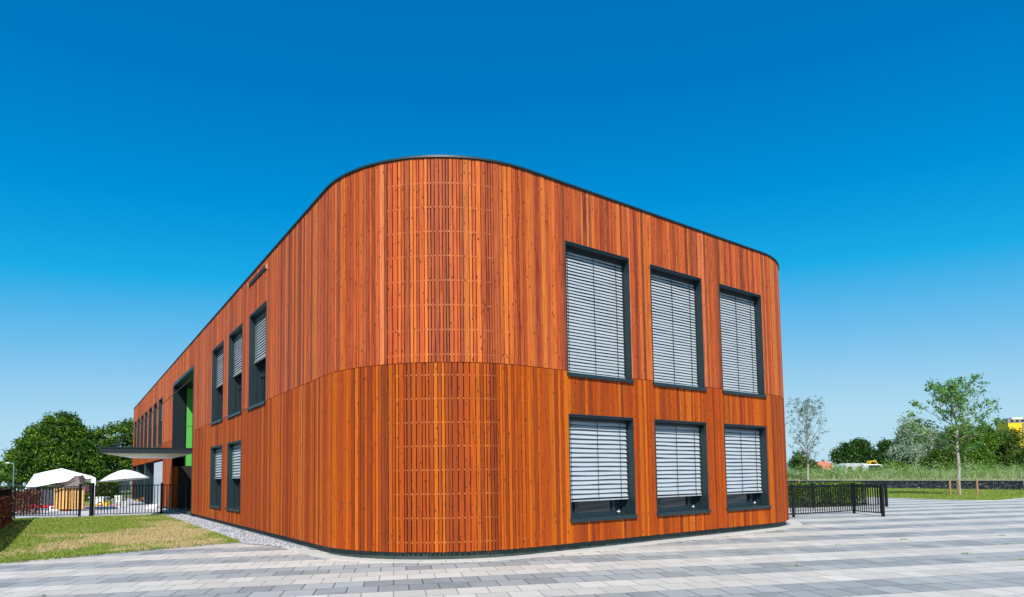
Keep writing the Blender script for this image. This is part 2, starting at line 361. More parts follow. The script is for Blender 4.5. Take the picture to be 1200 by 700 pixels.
def inpoly(P,poly):
    x,y=P[:,0],P[:,1]; r=np.zeros(len(P),bool); n=len(poly)
    for i in range(n):
        x0,y0=poly[i]; x1,y1=poly[(i+1)%n]
        c=((y0>y)!=(y1>y)); xi=(x1-x0)*(y-y0)/((y1-y0) if y1!=y0 else 1e-9)+x0; r^=c&(x<xi)
    return r
def tri_mesh(name,V,Fc,tone,mat,parent=None):
    me=bpy.data.meshes.new(name); k=Fc.shape[1]
    me.vertices.add(len(V)); me.vertices.foreach_set('co',V.astype(np.float32).ravel())
    me.loops.add(Fc.size); me.loops.foreach_set('vertex_index',Fc.astype(np.int32).ravel())
    me.polygons.add(len(Fc)); me.polygons.foreach_set('loop_start',np.arange(0,Fc.size,k,dtype=np.int32)); me.polygons.foreach_set('loop_total',np.full(len(Fc),k,np.int32))
    me.update(calc_edges=True); at=me.attributes.new('tone','FLOAT','FACE'); at.data.foreach_set('value',tone.astype(np.float32)); me.validate()
    return obj(name,me,mat,parent)
def blades(name,pts,z0,h,wd,mat,lean=.35,tone=None):
    n=len(pts); hh=h*(.45+rng.random(n)*.9); a=rng.random(n)*math.pi*2; ww=wd*(.6+rng.random(n)*.8)
    dx,dy=np.cos(a)*ww,np.sin(a)*ww; lx,ly=(rng.standard_normal(n)*lean*hh),(rng.standard_normal(n)*lean*hh)
    z=z0 if np.ndim(z0) else np.full(n,z0)
    V=np.zeros((n,3,3)); V[:,0]=np.c_[pts[:,0]-dx,pts[:,1]-dy,z]; V[:,1]=np.c_[pts[:,0]+dx,pts[:,1]+dy,z]; V[:,2]=np.c_[pts[:,0]+lx,pts[:,1]+ly,z+hh]
    t=rng.random(n) if tone is None else tone
    return tri_mesh(name,V.reshape(-1,3),np.arange(n*3).reshape(-1,3),t,mat)
lp=xy(*LAWN); la=np.array(lp); lo,hi=la.min(0),la.max(0)
P=lo+rng.random((230000,2))*(hi-lo); P=P[inpoly(P,lp)]
tag(blades('grass',P,.02,.05,.007,M['lawnb'],.5),kind='stuff')
# ragged edge of the lawn over the paving
ep=[]
for a_,b_ in (((-3.2,15.6),(3.55,17.0)),((3.55,17.0),(3.55,33.3))):
    p,q=F(*a_),F(*b_)
    for i in range(5000): 
        c=p.lerp(q,random.random()); ep.append((c.x+random.gauss(0,.035),c.y+random.gauss(0,.035)))
tag(blades('grass_edge',np.array(ep),.015,.055,.008,M['lawnb'],.5),kind='stuff')
la=np.array(LAWN2); lo,hi=la.min(0),la.max(0); P=lo+rng.random((160000,2))*(hi-lo); P=P[inpoly(P,LAWN2)]
tag(blades('grass',P,.03,.07,.014,M['lawn2b'],.5),kind='stuff')
# tall meadow grass: denser near the wall
def tall():
    out=[];zz=[];hh=[]
    n=210000
    u=rng.random(n)*150-60; d=.5+(rng.random(n)**2.0)*75
    P=np.array([[GA.x,GA.y]])+np.outer(u,[gd.x,gd.y])+np.outer(d,[gn.x,gn.y])
    ang=P[:,0]/np.maximum(P[:,1],1); k=(ang>.38)&(ang<.95)&(P[:,1]>20); P=P[k]; d=d[k]
    cl=(np.sin(P[:,0]*.9+2*np.sin(P[:,1]*.31))*np.sin(P[:,1]*.7+P[:,0]*.23)+1)/2
    h=np.where(d<1.4,.22,.42+.42*cl)
    tone=np.clip(.28+.35*cl+rng.standard_normal(len(P))*.2,0,1); tone=np.where(d<1.8,np.clip(.85+rng.standard_normal(len(P))*.1,0,1),tone)
    tone=np.where(rng.random(len(P))<.035,1,tone)
    z=.68+.1*np.minimum(d/20,1)
    tag(blades('tall_grass',P,z,h,.024,M['tall'],.34,tone),kind='stuff')
tall()
def shrubs():
    g=np.random.default_rng(21); n=900; u=g.random(n)*150-60; d=2.0+g.random(n)**1.4*60
    P=np.array([[GA.x,GA.y]])+np.outer(u,[gd.x,gd.y])+np.outer(d,[gn.x,gn.y]); ang=P[:,0]/np.maximum(P[:,1],1); P=P[(ang>.40)&(ang<.92)]; n=len(P)
    per=220; i=np.repeat(np.arange(n),per); r=.5+g.random(n)*1.4; h=.75+g.random(n)*1.15
    C=np.c_[P[i],np.full(len(i),.8)]+g.standard_normal((len(i),3))*np.c_[r[i]*.5,r[i]*.5,h[i]*.28]; C[:,2]+=h[i]*.5; C[:,2]=np.maximum(C[:,2],.75)
    a=g.standard_normal((len(C),3))*np.array([.5,.5,1]); a/=np.linalg.norm(a,axis=1,keepdims=True); b=g.standard_normal((len(C),3)); b-=a*(a*b).sum(1,keepdims=True); b/=np.linalg.norm(b,axis=1,keepdims=True)
    s_=.045*(.6+g.random((len(C),1))*.8); V=np.stack([C-a*s_*2,C-b*s_*.5,C+a*s_*2,C+b*s_*.5],1).reshape(-1,3)
    kind=g.random(n); t=np.clip(np.where(kind<.35,.10,np.where(kind<.7,.38,.85))[i]+g.standard_normal(len(i))*.12,0,1)
    tag(tri_mesh('meadow_shrubs',V,np.arange(len(C)*4).reshape(-1,4),t,M['meadow_leaf']),kind='stuff')
shrubs()
def weeds():
    g=np.random.default_rng(5); out=[]
    for k in range(26):
        n=8.95+.485*g.integers(-8,18); a=g.uniform(-8,16); c,s_=math.cos(R(11)),math.sin(R(11)); x,y=a*c-n*s_,a*s_+n*c
        if y<7: continue
        f=Vector((x,y,0)); 
        if f.dot(dR)>4.3 and f.dot(dL)>9.6: continue
        m_=g.integers(8,40); out.append(np.c_[x+g.normal(0,.05,m_),y+g.normal(0,.012,m_)])
    for k in range(70):   # along the kerb of the facade and the lawn
        q_=F(4.5+g.uniform(2.5,12),9.96-.55); m_=g.integers(3,14) ; out.append(np.c_[q_.x+g.normal(0,.03,m_),q_.y+g.normal(0,.012,m_)]) if k<22 else None
    tag(blades('weeds',np.concatenate([o for o in out if o is not None]),.002,.03,.006,M['lawn2b'],.6),kind='stuff')
weeds()
# pebbles
def pebbles():
    n=9000; t=13.8+(rng.random(n)**1.5)*19.3; s=3.62+rng.random(n)*.85
    keep=(s-3.6)/(4.75-3.6)*(-3.2)+16.6<t; s,t=s[keep],t[keep]; n=len(s)
    oc=np.array([[1,0,0],[0,1,0],[-1,0,0],[0,-1,0],[0,0,1]],float); fc=np.array([[0,1,4],[1,2,4],[2,3,4],[3,0,4]])
    r=.012+rng.random((n,1,1))*.016; V=oc[None]*r*(.7+rng.random((n,1,3))*.6)
    a=rng.random(n)*6.28; c,sn=np.cos(a)[:,None],np.sin(a)[:,None]; V=np.stack([V[...,0]*c-V[...,1]*sn,V[...,0]*sn+V[...,1]*c,V[...,2]],-1)
    base=np.stack([dR.x*s+dL.x*t,dR.y*s+dL.y*t,np.full(n,.012)],-1); V+=base[:,None]
    Fc=(fc[None]+np.arange(n)[:,None,None]*5).reshape(-1,3)
    tag(tri_mesh('gravel',V.reshape(-1,3),Fc,np.repeat(rng.random(n),4),M['pebble']),kind='stuff')
pebbles()

# ---------------------------------------------------------------- building
SX,TY=4.5015,9.9608
bld=empty('school_building',F(SX,TY),TH)
tag(bld,'long two storey building clad in red-orange vertical timber boards with a rounded corner','building')
AW,BL,RC,RR=15.07,53.46,3.2,3.2
Z0,ZJ,ZT=.152,3.863,8.035
def arc(cx,cy,r,a0,a1,n): return [(cx+r*math.cos(a0+(a1-a0)*i/n),cy+r*math.sin(a0+(a1-a0)*i/n)) for i in range(n+1)]
def outline(off=0,n=40):
    A=arc(RC,RC,RC+off,math.pi,math.pi*1.5,n)   # from left facade to right facade
    B=arc(AW-RR,RR,RR+off,math.pi*1.5,math.pi*2,30)
    return A+B+[(AW+off,BL+off),(-off,BL+off)]
WR=[(4.2125,6.2225),(6.9705,8.9655),(9.7365,11.7315)]
WL=[(8.249,10.303),(11.263,13.371),(14.325,16.508)]
WF=[(32.461+2.962*k,34.49+2.962*k) for k in range(7)]
OPEN=(21.039,27.732)
holesR=[(a,b,3.801,6.764) for a,b in WR]+[(a,b,.638,2.931) for a,b in WR]
holesL=[(a,b,3.825,6.772) for a,b in WL+WF]+[(a,b,.625,2.917) for a,b in WL[1:]]+[(*OPEN,0,6.74),(31.9,BL-.001,0,2.95)]
def spans(u0,u1,z0,z1,holes):
    mid=(u0+u1)/2; s=[(z0,z1)]
    for a,b,c,d in holes:
        if a<mid<b:
            n=[]
            for p,q in s:
                if d<=p or c>=q: n.append((p,q)); continue
                if c>p: n.append((p,c))
                if d<q: n.append((d,q))
            s=n
    return [x for x in s if x[1]-x[0]>.02]
def breaks(L0,L1,holes,gapc):
    st=sorted({L0,L1}|{h[i] for h in holes for i in(0,1) if L0<h[i]<L1}); out=[]
    for a,b in zip(st,st[1:]):
        if b-a<.04: out.append((a,b)); continue
        ws=[]; 
        while sum(ws)<b-a: ws.append(random.choice([.05,.062,.062,.075,.09,.105,.118] if gapc<.01 else [.055,.068,.075,.09,.105,.118]))
        k=(b-a)/sum(ws); x=a
        for q in ws: out.append((x,x+q*k)); x+=q*k
    return out
# segments: (length, fn(u)->(x,y,nx,ny), holes, gap)
def segs():
    S=[]
    S.append((8.67, lambda u:(RC+u,0,0,-1), RC, [(a,b,c,d) for a,b,c,d in holesR], .007))  # right facade
    S.append((math.pi/2*RC, lambda u:(RC-RC*math.sin(u/RC),RC-RC*math.cos(u/RC),-math.sin(u/RC),-math.cos(u/RC)),0,[],.017))
    S.append((BL-RC, lambda u:(0,RC+u,-1,0), RC, holesL,.007))
    S.append((math.pi/2*RR, lambda u:(AW-RR+RR*math.sin(u/RR),RR-RR*math.cos(u/RR),math.sin(u/RR),-math.cos(u/RR)),0,[],.009))
    S.append((BL-RR, lambda u:(AW,RR+u,1,0),0,[],.007))
    S.append((AW, lambda u:(u,BL,0,1),0,[],.007))
    return S
up,lo_,bk,nl=MB(),MB(),MB(),MB()
for si,(L,fn,off,holes,gap) in enumerate(segs()):
    hs_=[(a-off,b-off,c,d) for a,b,c,d in holes]
    for (mb,z0,z1) in((up,ZJ+.012,ZT),(lo_,Z0,ZJ)):
        for u0,u1 in breaks(0,L,hs_,gap):
            g=gap*random.choice([.5,.8,1,1.3]) if si!=1 else gap*random.choice([.6,.8,1,1.1,1.25])
            A=fn(u0+g/2); B=fn(u1-g/2); A2=fn(u0);B2=fn(u1)
            tone=random.uniform(.04,.93) if random.random()<.6 else random.uniform(.25,.75)
            if u1-u0<.058 and random.random()<.12: tone=random.uniform(.93,.985)
            if random.random()<.05: tone=random.uniform(0,.1)
            o=random.choice([0,0,.003,.006]); dz=random.uniform(-.004,.004)
            nx,ny=(A[2]+B[2])/2,(A[3]+B[3])/2
            for p,q in spans(u0,u1,z0,z1,hs_):
                th=.022
                P=[(A[0]+A[2]*o,A[1]+A[3]*o),(B[0]+B[2]*o,B[1]+B[3]*o),(B[0]-B[2]*th,B[1]-B[3]*th),(A[0]-A[2]*th,A[1]-A[3]*th)]
                mb.prism(P,p+(dz if p==z0 and z0==Z0 else 0),q,tone)
                b_=.055
                bk.face([(A2[0]-A2[2]*b_,A2[1]-A2[3]*b_,p),(B2[0]-B2[2]*b_,B2[1]-B2[3]*b_,p),(B2[0]-B2[2]*b_,B2[1]-B2[3]*b_,q+.012),(A2[0]-A2[2]*b_,A2[1]-A2[3]*b_,q+.012)])
ou=up.build('cladding',M['wood_up'],bld); tag(ou,'upper storey cladding in deeper red boards')
ol=lo_.build('cladding',M['wood_lo'],bld); tag(ol,'lower storey cladding in more orange boards')
bk.build('wall',M['backing'],bld)
# battens behind the open boards of the curve
bt=MB()
A_=[(p) for p in arc(RC,RC,RC-.0235,math.pi,math.pi*1.5,40)]; B_=[p for p in arc(RC,RC,RC-.050,math.pi,math.pi*1.5,40)]
zs=[.32+.47*i for i in range(8)]+[4.02+.5*i for i in range(9)]
for z in zs:
    bt=MB()
    for i in range(40): bt.prism([A_[i],A_[i+1],B_[i+1],B_[i]],z,z+.028)
    bt.build('batten',M['batten'],bld)
# plinth, roof
pl=MB(); pl.prism(outline(-.09)[:-2]+[(AW-.09,BL-.09),(.09,BL-.09)],0,.15); 
# plinth stays closed at the entrance only below the threshold
pl.build('plinth',M['plinth'],bld)
rf=MB(); rf.prism(outline(-.06),ZT-.12,ZT+.004); rf.build('roof',M['roof'],bld)
cp=MB(); O=outline(.035); I=outline(-.12)
for i in range(len(O)):
    j=(i+1)%len(O)
    za,zb=ZT+.006,ZT+.048
    cp.face([(*O[i],za),(*O[j],za),(*O[j],zb),(*O[i],zb)]); cp.face([(*O[i],zb),(*O[j],zb),(*I[j],zb),(*I[i],zb)]); cp.face([(*I[i],za),(*I[j],za),(*I[j],zb),(*I[i],zb)]); cp.face([(*O[i],za),(*O[j],za),(*I[j],za),(*I[i],za)])
cp.build('roof_trim',M['capm'],bld)
# joint strip shadow line between storeys is the open 12 mm gap

def window(side,u0,u1,z0,z1,drop,pitch,group,mull,curtain=False,seed=0):
    rs=random.Random(seed); W=u1-u0; H=z1-z0
    fn=(lambda x,y,z:(u0+x,y,z0+z)) if side=='R' else (lambda x,y,z:(y,u0+x,z0+z))
    D=.40; f=MB(); e=.018
    f.box(0,e,-.014,D,0,H,fn=fn); f.box(W-e,W,-.014,D,0,H,fn=fn); f.box(e,W-e,-.014,D,H-e,H,fn=fn)
    # header shade strip, blind box & inner sash
    y0,y1=.315,.365
    
    f.box(e,e+.07,y0,y1,0.03,H-e,fn=fn); f.box(W-e-.07,W-e,y0,y1,.03,H-e,fn=fn); f.box(e+.07,W-e-.07,y0,y1,.03,.12,fn=fn); f.box(e+.07,W-e-.07,y0,y1,H-.22,H-e,fn=fn)
    for mx in mull: f.box(W*mx-.045,W*mx+.045,y0-.012,y1,.12,H-.22,fn=fn)
    if side=='L': f.box(W*mull[0]+.045,W-e-.07,y0-.006,y1,H*.33,H*.33+.07,fn=fn)
    # guide rails of the blind
    for x in (e+.012,W-e-.012): f.box(x-.01,x+.01,.20,.225,.03,H-.1,fn=fn)
    fo=f.build('window',M['metal'],bld)
    hb=MB(); hb.box(e+.001,W-e-.001,.0,.27,H-.06,H-e-.002,fn=fn); hb.box(e+.001,W-e-.001,.15,.27,H-.12,H-.061,fn=fn); hb.build('headbox_shade',M['metal_dark'],fo)  # dark front strip paints the shade under the header; lower box holds the blind
    s=MB(); s.box(-.02,W+.02,-.045,.33,-.02,.03,fn=fn); s.box(-.02,W+.02,-.052,-.04,-.05,.03,fn=fn); s.build('sill',M['metal'],fo)
    g=MB(); g.box(e+.06,W-e-.06,.342,.348,.1,H-.2,fn=fn); g.build('pane',M['glass'],fo)
    h=MB(); 
    for mx in mull[:1]: 
        h.tube(fn(W*.88 if side=='R' else W*.2,.295,.06),fn(W*.88 if side=='R' else W*.2,.295,.14),.009,n=6); h.tube(fn((W*.845 if side=='R' else W*.15),.28,.1),fn((W*.89 if side=='R' else W*.22),.28,.1),.011,n=6)
    h.build('handle',M['whitep'],fo)
    if curtain:
        c=MB(); c.box(W*.30,W*.34,.295,.302,.14,H-.5,fn=fn); c.box(W*.45,W*.485,.295,.302,.14,H-.5,fn=fn); c.box(W*.34,W*.45,.295,.302,.14,.2,fn=fn); c.build('inner_frame',M['beige'],fo)
    # blind
    b=MB(); x0,x1=e+.03,W-e-.03; n=int(drop/pitch); seg=10; yb=.20 if side=='R' else .17
    tilt=R(63); sw=.5*(pitch*1.06)
    for i in range(n):
        zc=H-.16-i*pitch; ph=rs.random()*6.28; am=(.0015+rs.random()*.003)*pitch/.08; tj=rs.gauss(0,.025); sl_=rs.gauss(0,.0022)
        if zc<H-.16-drop: break
        rows=[]
        for j in range(seg+1):
            x=x0+(x1-x0)*j/seg; t=tilt+tj+.05*math.sin(ph+j*.9); zz=zc+am*math.sin(ph*1.7+j*.75)+sl_*(j/seg-.5)*2
            cy,sy=math.cos(t)*sw,math.sin(t)*sw
            # outer edge lower, inner edge higher, slight crown
            rows.append([fn(x,yb-cy,zz-sy),fn(x,yb-.006,zz+.004),fn(x,yb+cy,zz+sy)])
        for j in range(seg):
            for k in(0,1): b.face([rows[j][k],rows[j+1][k],rows[j+1][k+1],rows[j][k+1]])
    zb=H-.16-n*pitch
    b.box(x0,x1,yb-.035,yb+.035,zb-.012,zb+.016,fn=fn)
    bo=b.build('blind',M['slat'],fo,fix=False)
    for q in((.1,.5,.86) if side=='R' else(.14,.86)):
        c=MB()
        c.box(W*q-.005,W*q+.005,yb-.046,yb-.04,zb-.01,H-.14,fn=fn)
        for i in range(n): 
            zc=H-.16-(i+.5)*pitch; c.box(W*q-.008,W*q+.008,yb-.047,yb-.03,zc-.006,zc+.006,fn=fn)
        c.build('cord',M['cord'],bo)
    # cavity behind the glass
    v=MB(); v.box(0,W,.372,.395,0,H,fn=fn); v.build('window_back',M['backing'],fo)
    return fo
sd=0
for i,(a,b) in enumerate(WR):
    window('R',a,b,3.801,6.764,2.74,.0735,'',(.22,.8),seed=sd); sd+=1
    window('R',a,b,.638,2.931,1.83,.102,'',(.22,.8),seed=sd); sd+=1
for i,(a,b) in enumerate(WL):
    window('L',a,b,3.825,6.772,1.40,.083,'',(.62,),True,seed=sd); sd+=1
    if i: window('L',a,b,.625,2.917,1.16,.098,'',(.62,),True,seed=sd); sd+=1
for a,b in WF: window('L',a,b,3.825,6.772,1.25,.09,'',(.5,),seed=sd); sd+=1
# entrance recess
o0,o1=OPEN; r=MB()
def lbox(mb,y0,y1,x0,x1,z0,z1,a=0,mi=0): mb.box(x0,x1,y0,y1,z0,z1,a,mi=mi)
lbox(r,o1-.001,o1+.12,-.02,.60,2.9,6.76); lbox(r,o0-.1,o0+.02,-.02,3.4,.0,6.76); lbox(r,o0+.02,o1-.001,-.02,3.4,6.74,6.9)
lbox(r,o0+.02,o1+.1,3.4,3.5,0,6.74); lbox(r,o1+.05,o1+.15,.6,3.4,0,6.74); 
lbox(r,o1-.015,o1+.04,.26,3.38,0,2.4); r.build('entrance_lining',M['metal_dark'],bld)  # dark lower jamb face stands for the shade under the canopy
g=MB(); lbox(g,o1-.04,o1+.04,.66,3.38,2.42,6.72); gg=g.build('entrance_panel',M['green'],bld); tag(gg,'lime green wall panel inside the entrance recess')
gm=MB()
lbox(gm,o1-.045,o1-.041,.66,3.38,4.6,4.62); gm.build('panel_joint',M['metal_dark'],gg)
lk=MB(); lbox(lk,o0+.021,o0+.03,.02,3.3,.0,2.8); lbox(lk,o1-.06,o1-.045,.27,3.3,0,2.4); lbox(lk,o0+.03,o1-.06,3.25,3.28,2.5,2.8); lk.build('shade_lining',M['backing'],bld)  # black sheets stand in for the deep shade of the lower recess
# orange boards on the lower jamb
j=MB(); x=-.02
while x<.25:
    wv=random.choice([.075,.09,.11]); lbox(j,o1-.02,o1+.04,x,x+wv-.006,.15,2.4,random.random()); x+=wv
j.build('jamb_boards',M['wood_lo'],bld)
dd=MB()
for k in range(4): 
    y=o0+.8+k*1.3; lbox(dd,y,y+.06,3.3,3.37,0,2.5)
lbox(dd,o0+.8,o0+4.8,3.3,3.37,2.44,2.5); do=dd.build('door',M['metal'],bld)
dg=MB(); lbox(dg,o0+.86,o0+4.7,3.33,3.34,0,2.44); dg.build('pane',M['glass'],do)
# canopy (trapezoid) with tie rod
cn=MB(); q=lambda s,t:(s-SX,t-TY)
cpoly=[q(4.48,31.0),q(1.02,31.0),q(2.55,37.2),q(4.48,37.6)]
cn.prism(cpoly,2.84,3.05); cn.prism([q(4.48,30.97),q(.93,30.97),q(2.5,37.27),q(4.48,37.66)],3.052,3.09)
co=cn.build('canopy',M['metal'],bld)
sf=MB(); sf.prism([q(4.46,31.06),q(1.1,31.06),q(2.6,37.1),q(4.46,37.5)],2.815,2.838); sf.build('soffit',M['soffit'],co)
tr=MB(); p0=Vector((*q(1.5,31.9),3.1)); p1=Vector((*q(4.5,31.6),6.35))
tr.tube(p0,p1,.018,n=6); tr.tube(p0,p0.lerp(p1,.16),.03,n=8); tr.box(p0.x-.12,p0.x+.12,p0.y-.03,p0.y+.03,3.02,3.2); tr.tube(p0+Vector((0,-.06,.05)),p0+Vector((0,.06,.05)),.07,n=10); tr.build('tie_rod',M['black'],co)
# ground floor beyond the entrance: recessed glazing, light panels, dark columns
gf=MB(); lbox(gf,31.9,BL-.2,2.6,2.75,0,2.95); lbox(gf,31.8,31.9,0,2.6,0.15,2.95); gf.build('recessed_wall',M['metal_dark'],bld)
ce=MB(); lbox(ce,31.9,BL-.1,.02,2.6,2.955,3.05); ce.build('recess_ceiling',M['metal_dark'],bld)
for k in range(5): lp_=MB(); lbox(lp_,31.93+k*1.02,31.93+k*1.02+.98,.05,.12,.08,2.82); lp_.build('sliding_panel',M['greypanel'],bld)
for k in range(3): wp=MB(); lbox(wp,40.2+k*1.6,41.55+k*1.6,2.2,2.26,.9,2.7); wp.build('blind_panel',M['render'],bld)
for y in (43.6,50.6):
    c=MB(); lbox(c,y,y+1.1,.15,1.0,0,2.95); c.build('column',M['metal'],bld)
gl=MB(); lbox(gl,37.2,BL-.4,2.3,2.34,.1,2.9); gl.build('pane',M['glass'],bld)
# floodlight strip below the roof edge on the left facade
fl=MB(); 
fl.box(-.035,-.0,18.23-TY,20.35-TY,7.72,7.84); fo=fl.build('wall_grille',M['rubber'],bld)
for q_ in (18.19,20.354): fe=MB(); fe.box(-.045,.0,q_-TY,q_+.036-TY,7.71,7.85); fe.build('end_bracket',M['batten'],fo)

# border stones along the facade
bs=MB()
for (L,fn,off,holes,gap) in segs()[:5]:
    n=max(2,int(min(L,30)/.44)); L2=min(L,30)
    if off==RC and holes and L>20: L2=min(L,3.0); n=7
    for i in range(n):
        u0,u1=L2*i/n+.004,L2*(i+1)/n-.004; A=fn(u0);B=fn(u1)
        bs.prism([(A[0]+A[2]*.04,A[1]+A[3]*.04),(A[0]+A[2]*.38,A[1]+A[3]*.38),(B[0]+B[2]*.38,B[1]+B[3]*.38),(B[0]+B[2]*.04,B[1]+B[3]*.04)],-.01,.012,random.random())
bo=bs.build('kerb_border',M['border']); bo.location=bld.location; bo.rotation_euler=bld.rotation_euler; tag(bo,kind='structure')

# ---------------------------------------------------------------- fences
def fence(name,label,pts,h,posts,pitch=.128,group=None,pw=.07,z=.0,bottom=.12,bw=.027):
    root=empty(name,pts[0]); tag(root,label,'fence',group); inv=Vector(pts[0])
    rl=MB()
    for a,b in zip(pts,pts[1:]):
        a=Vector(a)-inv; b=Vector(b)-inv; L=(b-a).length; d=(b-a)/L
        rl.bar(a+Vector((0,0,h-.04)),b+Vector((0,0,h-.04)),.04,.04); rl.bar(a+Vector((0,0,bottom)),b+Vector((0,0,bottom)),.035,.03)
        n=int(L/pitch)
        for i in range(1,n):
            p=a+d*(L*i/n); rl.bar(p+Vector((0,0,bottom-.02)),p+Vector((0,0,h-.02)),bw,bw)
    rl.build('railing',M['black'],root)
    for p,ph,w_ in posts:
        q_=Vector(p)-inv; m_=MB(); m_.box(q_.x-w_/2,q_.x+w_/2,q_.y-w_/2,q_.y+w_/2,0,ph); m_.box(q_.x-w_/2-.008,q_.x+w_/2+.008,q_.y-w_/2-.008,q_.y+w_/2+.008,ph+.001,ph+.015)
        m_.build('post',M['black'],root)
    return root
v0=lambda g:Vector((g[0],g[1],0))
gate=v0((-19.53,28.5)); gl_=v0((-20.05,28.45)); fr=v0((-15.6,29.5)); fl_=v0((-22.75,28.05))
fence('garden_fence','black bar fence on the left between the gate post and the entrance recess',[gate,fr],1.47,[(gate,1.56,.13),(gate.lerp(fr,.72),1.52,.07),(gate.lerp(fr,.985),1.52,.1)],group='black bar fences')
fence('garden_gate','black bar gate at the far side of the lawn in front of the white tent',[fl_,gl_],1.45,[(fl_,1.45,.06),(gl_,1.52,.08)],group='black bar fences')
fence('boundary_fence','black bar fence running towards the camera behind the red-brown hedge',[F(-2.12,35.6),F(-2.12,17.2)],1.42,[(F(-2.12,35.6-k*2.6),1.45,.06) for k in range(8)],group='black bar fences')
g1=v0((9.92,21.79)); g2=v0((12.9,23.3)); g3=v0((12.96,21.58)); g0=v0((8.95,21.3))
fence('bar_fence','black bar fence with a short return nearest the right end of the building',[g0,g1,g2,g3],1.10,[(g1,1.13,.075),(g2,1.15,.07),(g3,1.13,.085)],group='black bar fences',bw=.022)
g4=v0((16.63,27.4)); g5=v0((9.6,26.35))
fence('bar_fence','black bar fence directly in front of the clipped green hedge',[g5,g4],1.04,[(g4,1.10,.09),(g5,1.08,.08),(g5.lerp(g4,.5),1.08,.06)],group='black bar fences',bw=.022)

# ---------------------------------------------------------------- foliage
def leafquads(C,size,tone,rngl,flat=0.):
    n=len(C); a=rngl.standard_normal((n,3)); a/=np.linalg.norm(a,axis=1,keepdims=True)
    b=rngl.standard_normal((n,3)); b-=a*(a*b).sum(1,keepdims=True); b/=np.linalg.norm(b,axis=1,keepdims=True)
    s=size*(.6+rngl.random((n,1))*.8); l=s*1.35
    V=np.stack([C-a*l,C-b*s*.55,C+a*l,C+b*s*.55],1).reshape(-1,3)
    return V,np.arange(n*4).reshape(-1,4),np.clip(tone,0,1)
def crown(name,parent,mat,lobes,nleaf,size,seed,clump=.35,per=26,tonevar=.2,shell=.62):
    """lobes: list of (x,y,z,rx,ry,rz) ; clumps sit near the lobes' shells with gaps between"""
    g=np.random.default_rng(seed); Ls=np.array(lobes,float); vol=(Ls[:,3]*Ls[:,4]*Ls[:,5])**(2/3); pr=vol/vol.sum()
    nc=max(3,nleaf//per); k=g.choice(len(Ls),nc,p=pr); d=g.standard_normal((nc,3)); d/=np.linalg.norm(d,axis=1,keepdims=True)
    rad=shell+(1.08-shell)*g.random((nc,1))**.7; C=Ls[k,:3]+d*rad*Ls[k,3:]
    ct=g.normal(.5,tonevar,nc); cs=clump*(.6+g.random(nc)*.9)
    i=np.repeat(np.arange(nc),per); Pn=C[i]+g.standard_normal((len(i),3))*cs[i][:,None]*np.array([1,1,.6]); t=ct[i]+g.standard_normal(len(i))*.18
    V,Fc,t=leafquads(Pn,size,t,g); return tri_mesh(name,V,Fc,t,mat,parent)
def limbs(mb,base,tips,r,g,fork=.45):
    for t in tips:
        t=Vector(t); b=Vector(base).lerp(Vector((base[0],base[1],t.z)),0)  
        m_=Vector(base).lerp(t,fork)+Vector((g.gauss(0,.05),g.gauss(0,.05),0))*(t-Vector(base)).length
        mb.tube(base,m_,r,r*.6,6,cap=False); mb.tube(m_,t,r*.6,r*.2,5,cap=False)
        for k in range(2):
            e=m_.lerp(t,.3+.3*k)+Vector((g.gauss(0,1),g.gauss(0,1),g.gauss(.4,.6)))*(t-Vector(base)).length*.18; mb.tube(m_.lerp(t,.15+.3*k),e,r*.3,r*.08,4,cap=False)
def tree(name,label,loc,lobes,mat,nleaf,size,trunk_h,trunk_r,seed,group=None,clump=.5,per=26,bark='bark',cat='tree',shell=.55,tonevar=.2):
    root=empty(name,loc); tag(root,label,cat,group); g=random.Random(seed)
    mb=MB(); mb.tube((0,0,-.1),(0,0,trunk_h),trunk_r,trunk_r*.75,10)
    limbs(mb,(0,0,trunk_h*.95),[(l[0]*.9,l[1]*.9,l[2]) for l in lobes],trunk_r*.55,g)
    mb.build('trunk',M[bark],root); crown('crown',root,mat,lobes,nleaf,size,seed,clump,per,tonevar,shell); return root
def lobes_blob(w,d,z0,z1,n,seed,top=.5):
    """n lobes filling an irregular dome w wide, d deep between z0 and z1"""
    g=random.Random(seed); out=[]
    for i in range(n):
        f=g.random()**.8; zz=z0+(z1-z0)*(.18+.62*f); rr=math.sqrt(max(.12,1-((zz-z0)/(z1-z0)-.38)**2*2.3)); a=g.random()*6.28; q_=g.random()**.6*.62*rr
        s_=g.uniform(.26,.4)*(1-.35*f)
        out.append((math.cos(a)*q_*w/2,math.sin(a)*q_*d/2,zz,w/2*s_,d/2*s_,(z1-z0)*s_*.62))
    return out
U=lambda u,Y:(u-600)/717.3*Y     # metres right of the camera axis at depth Y
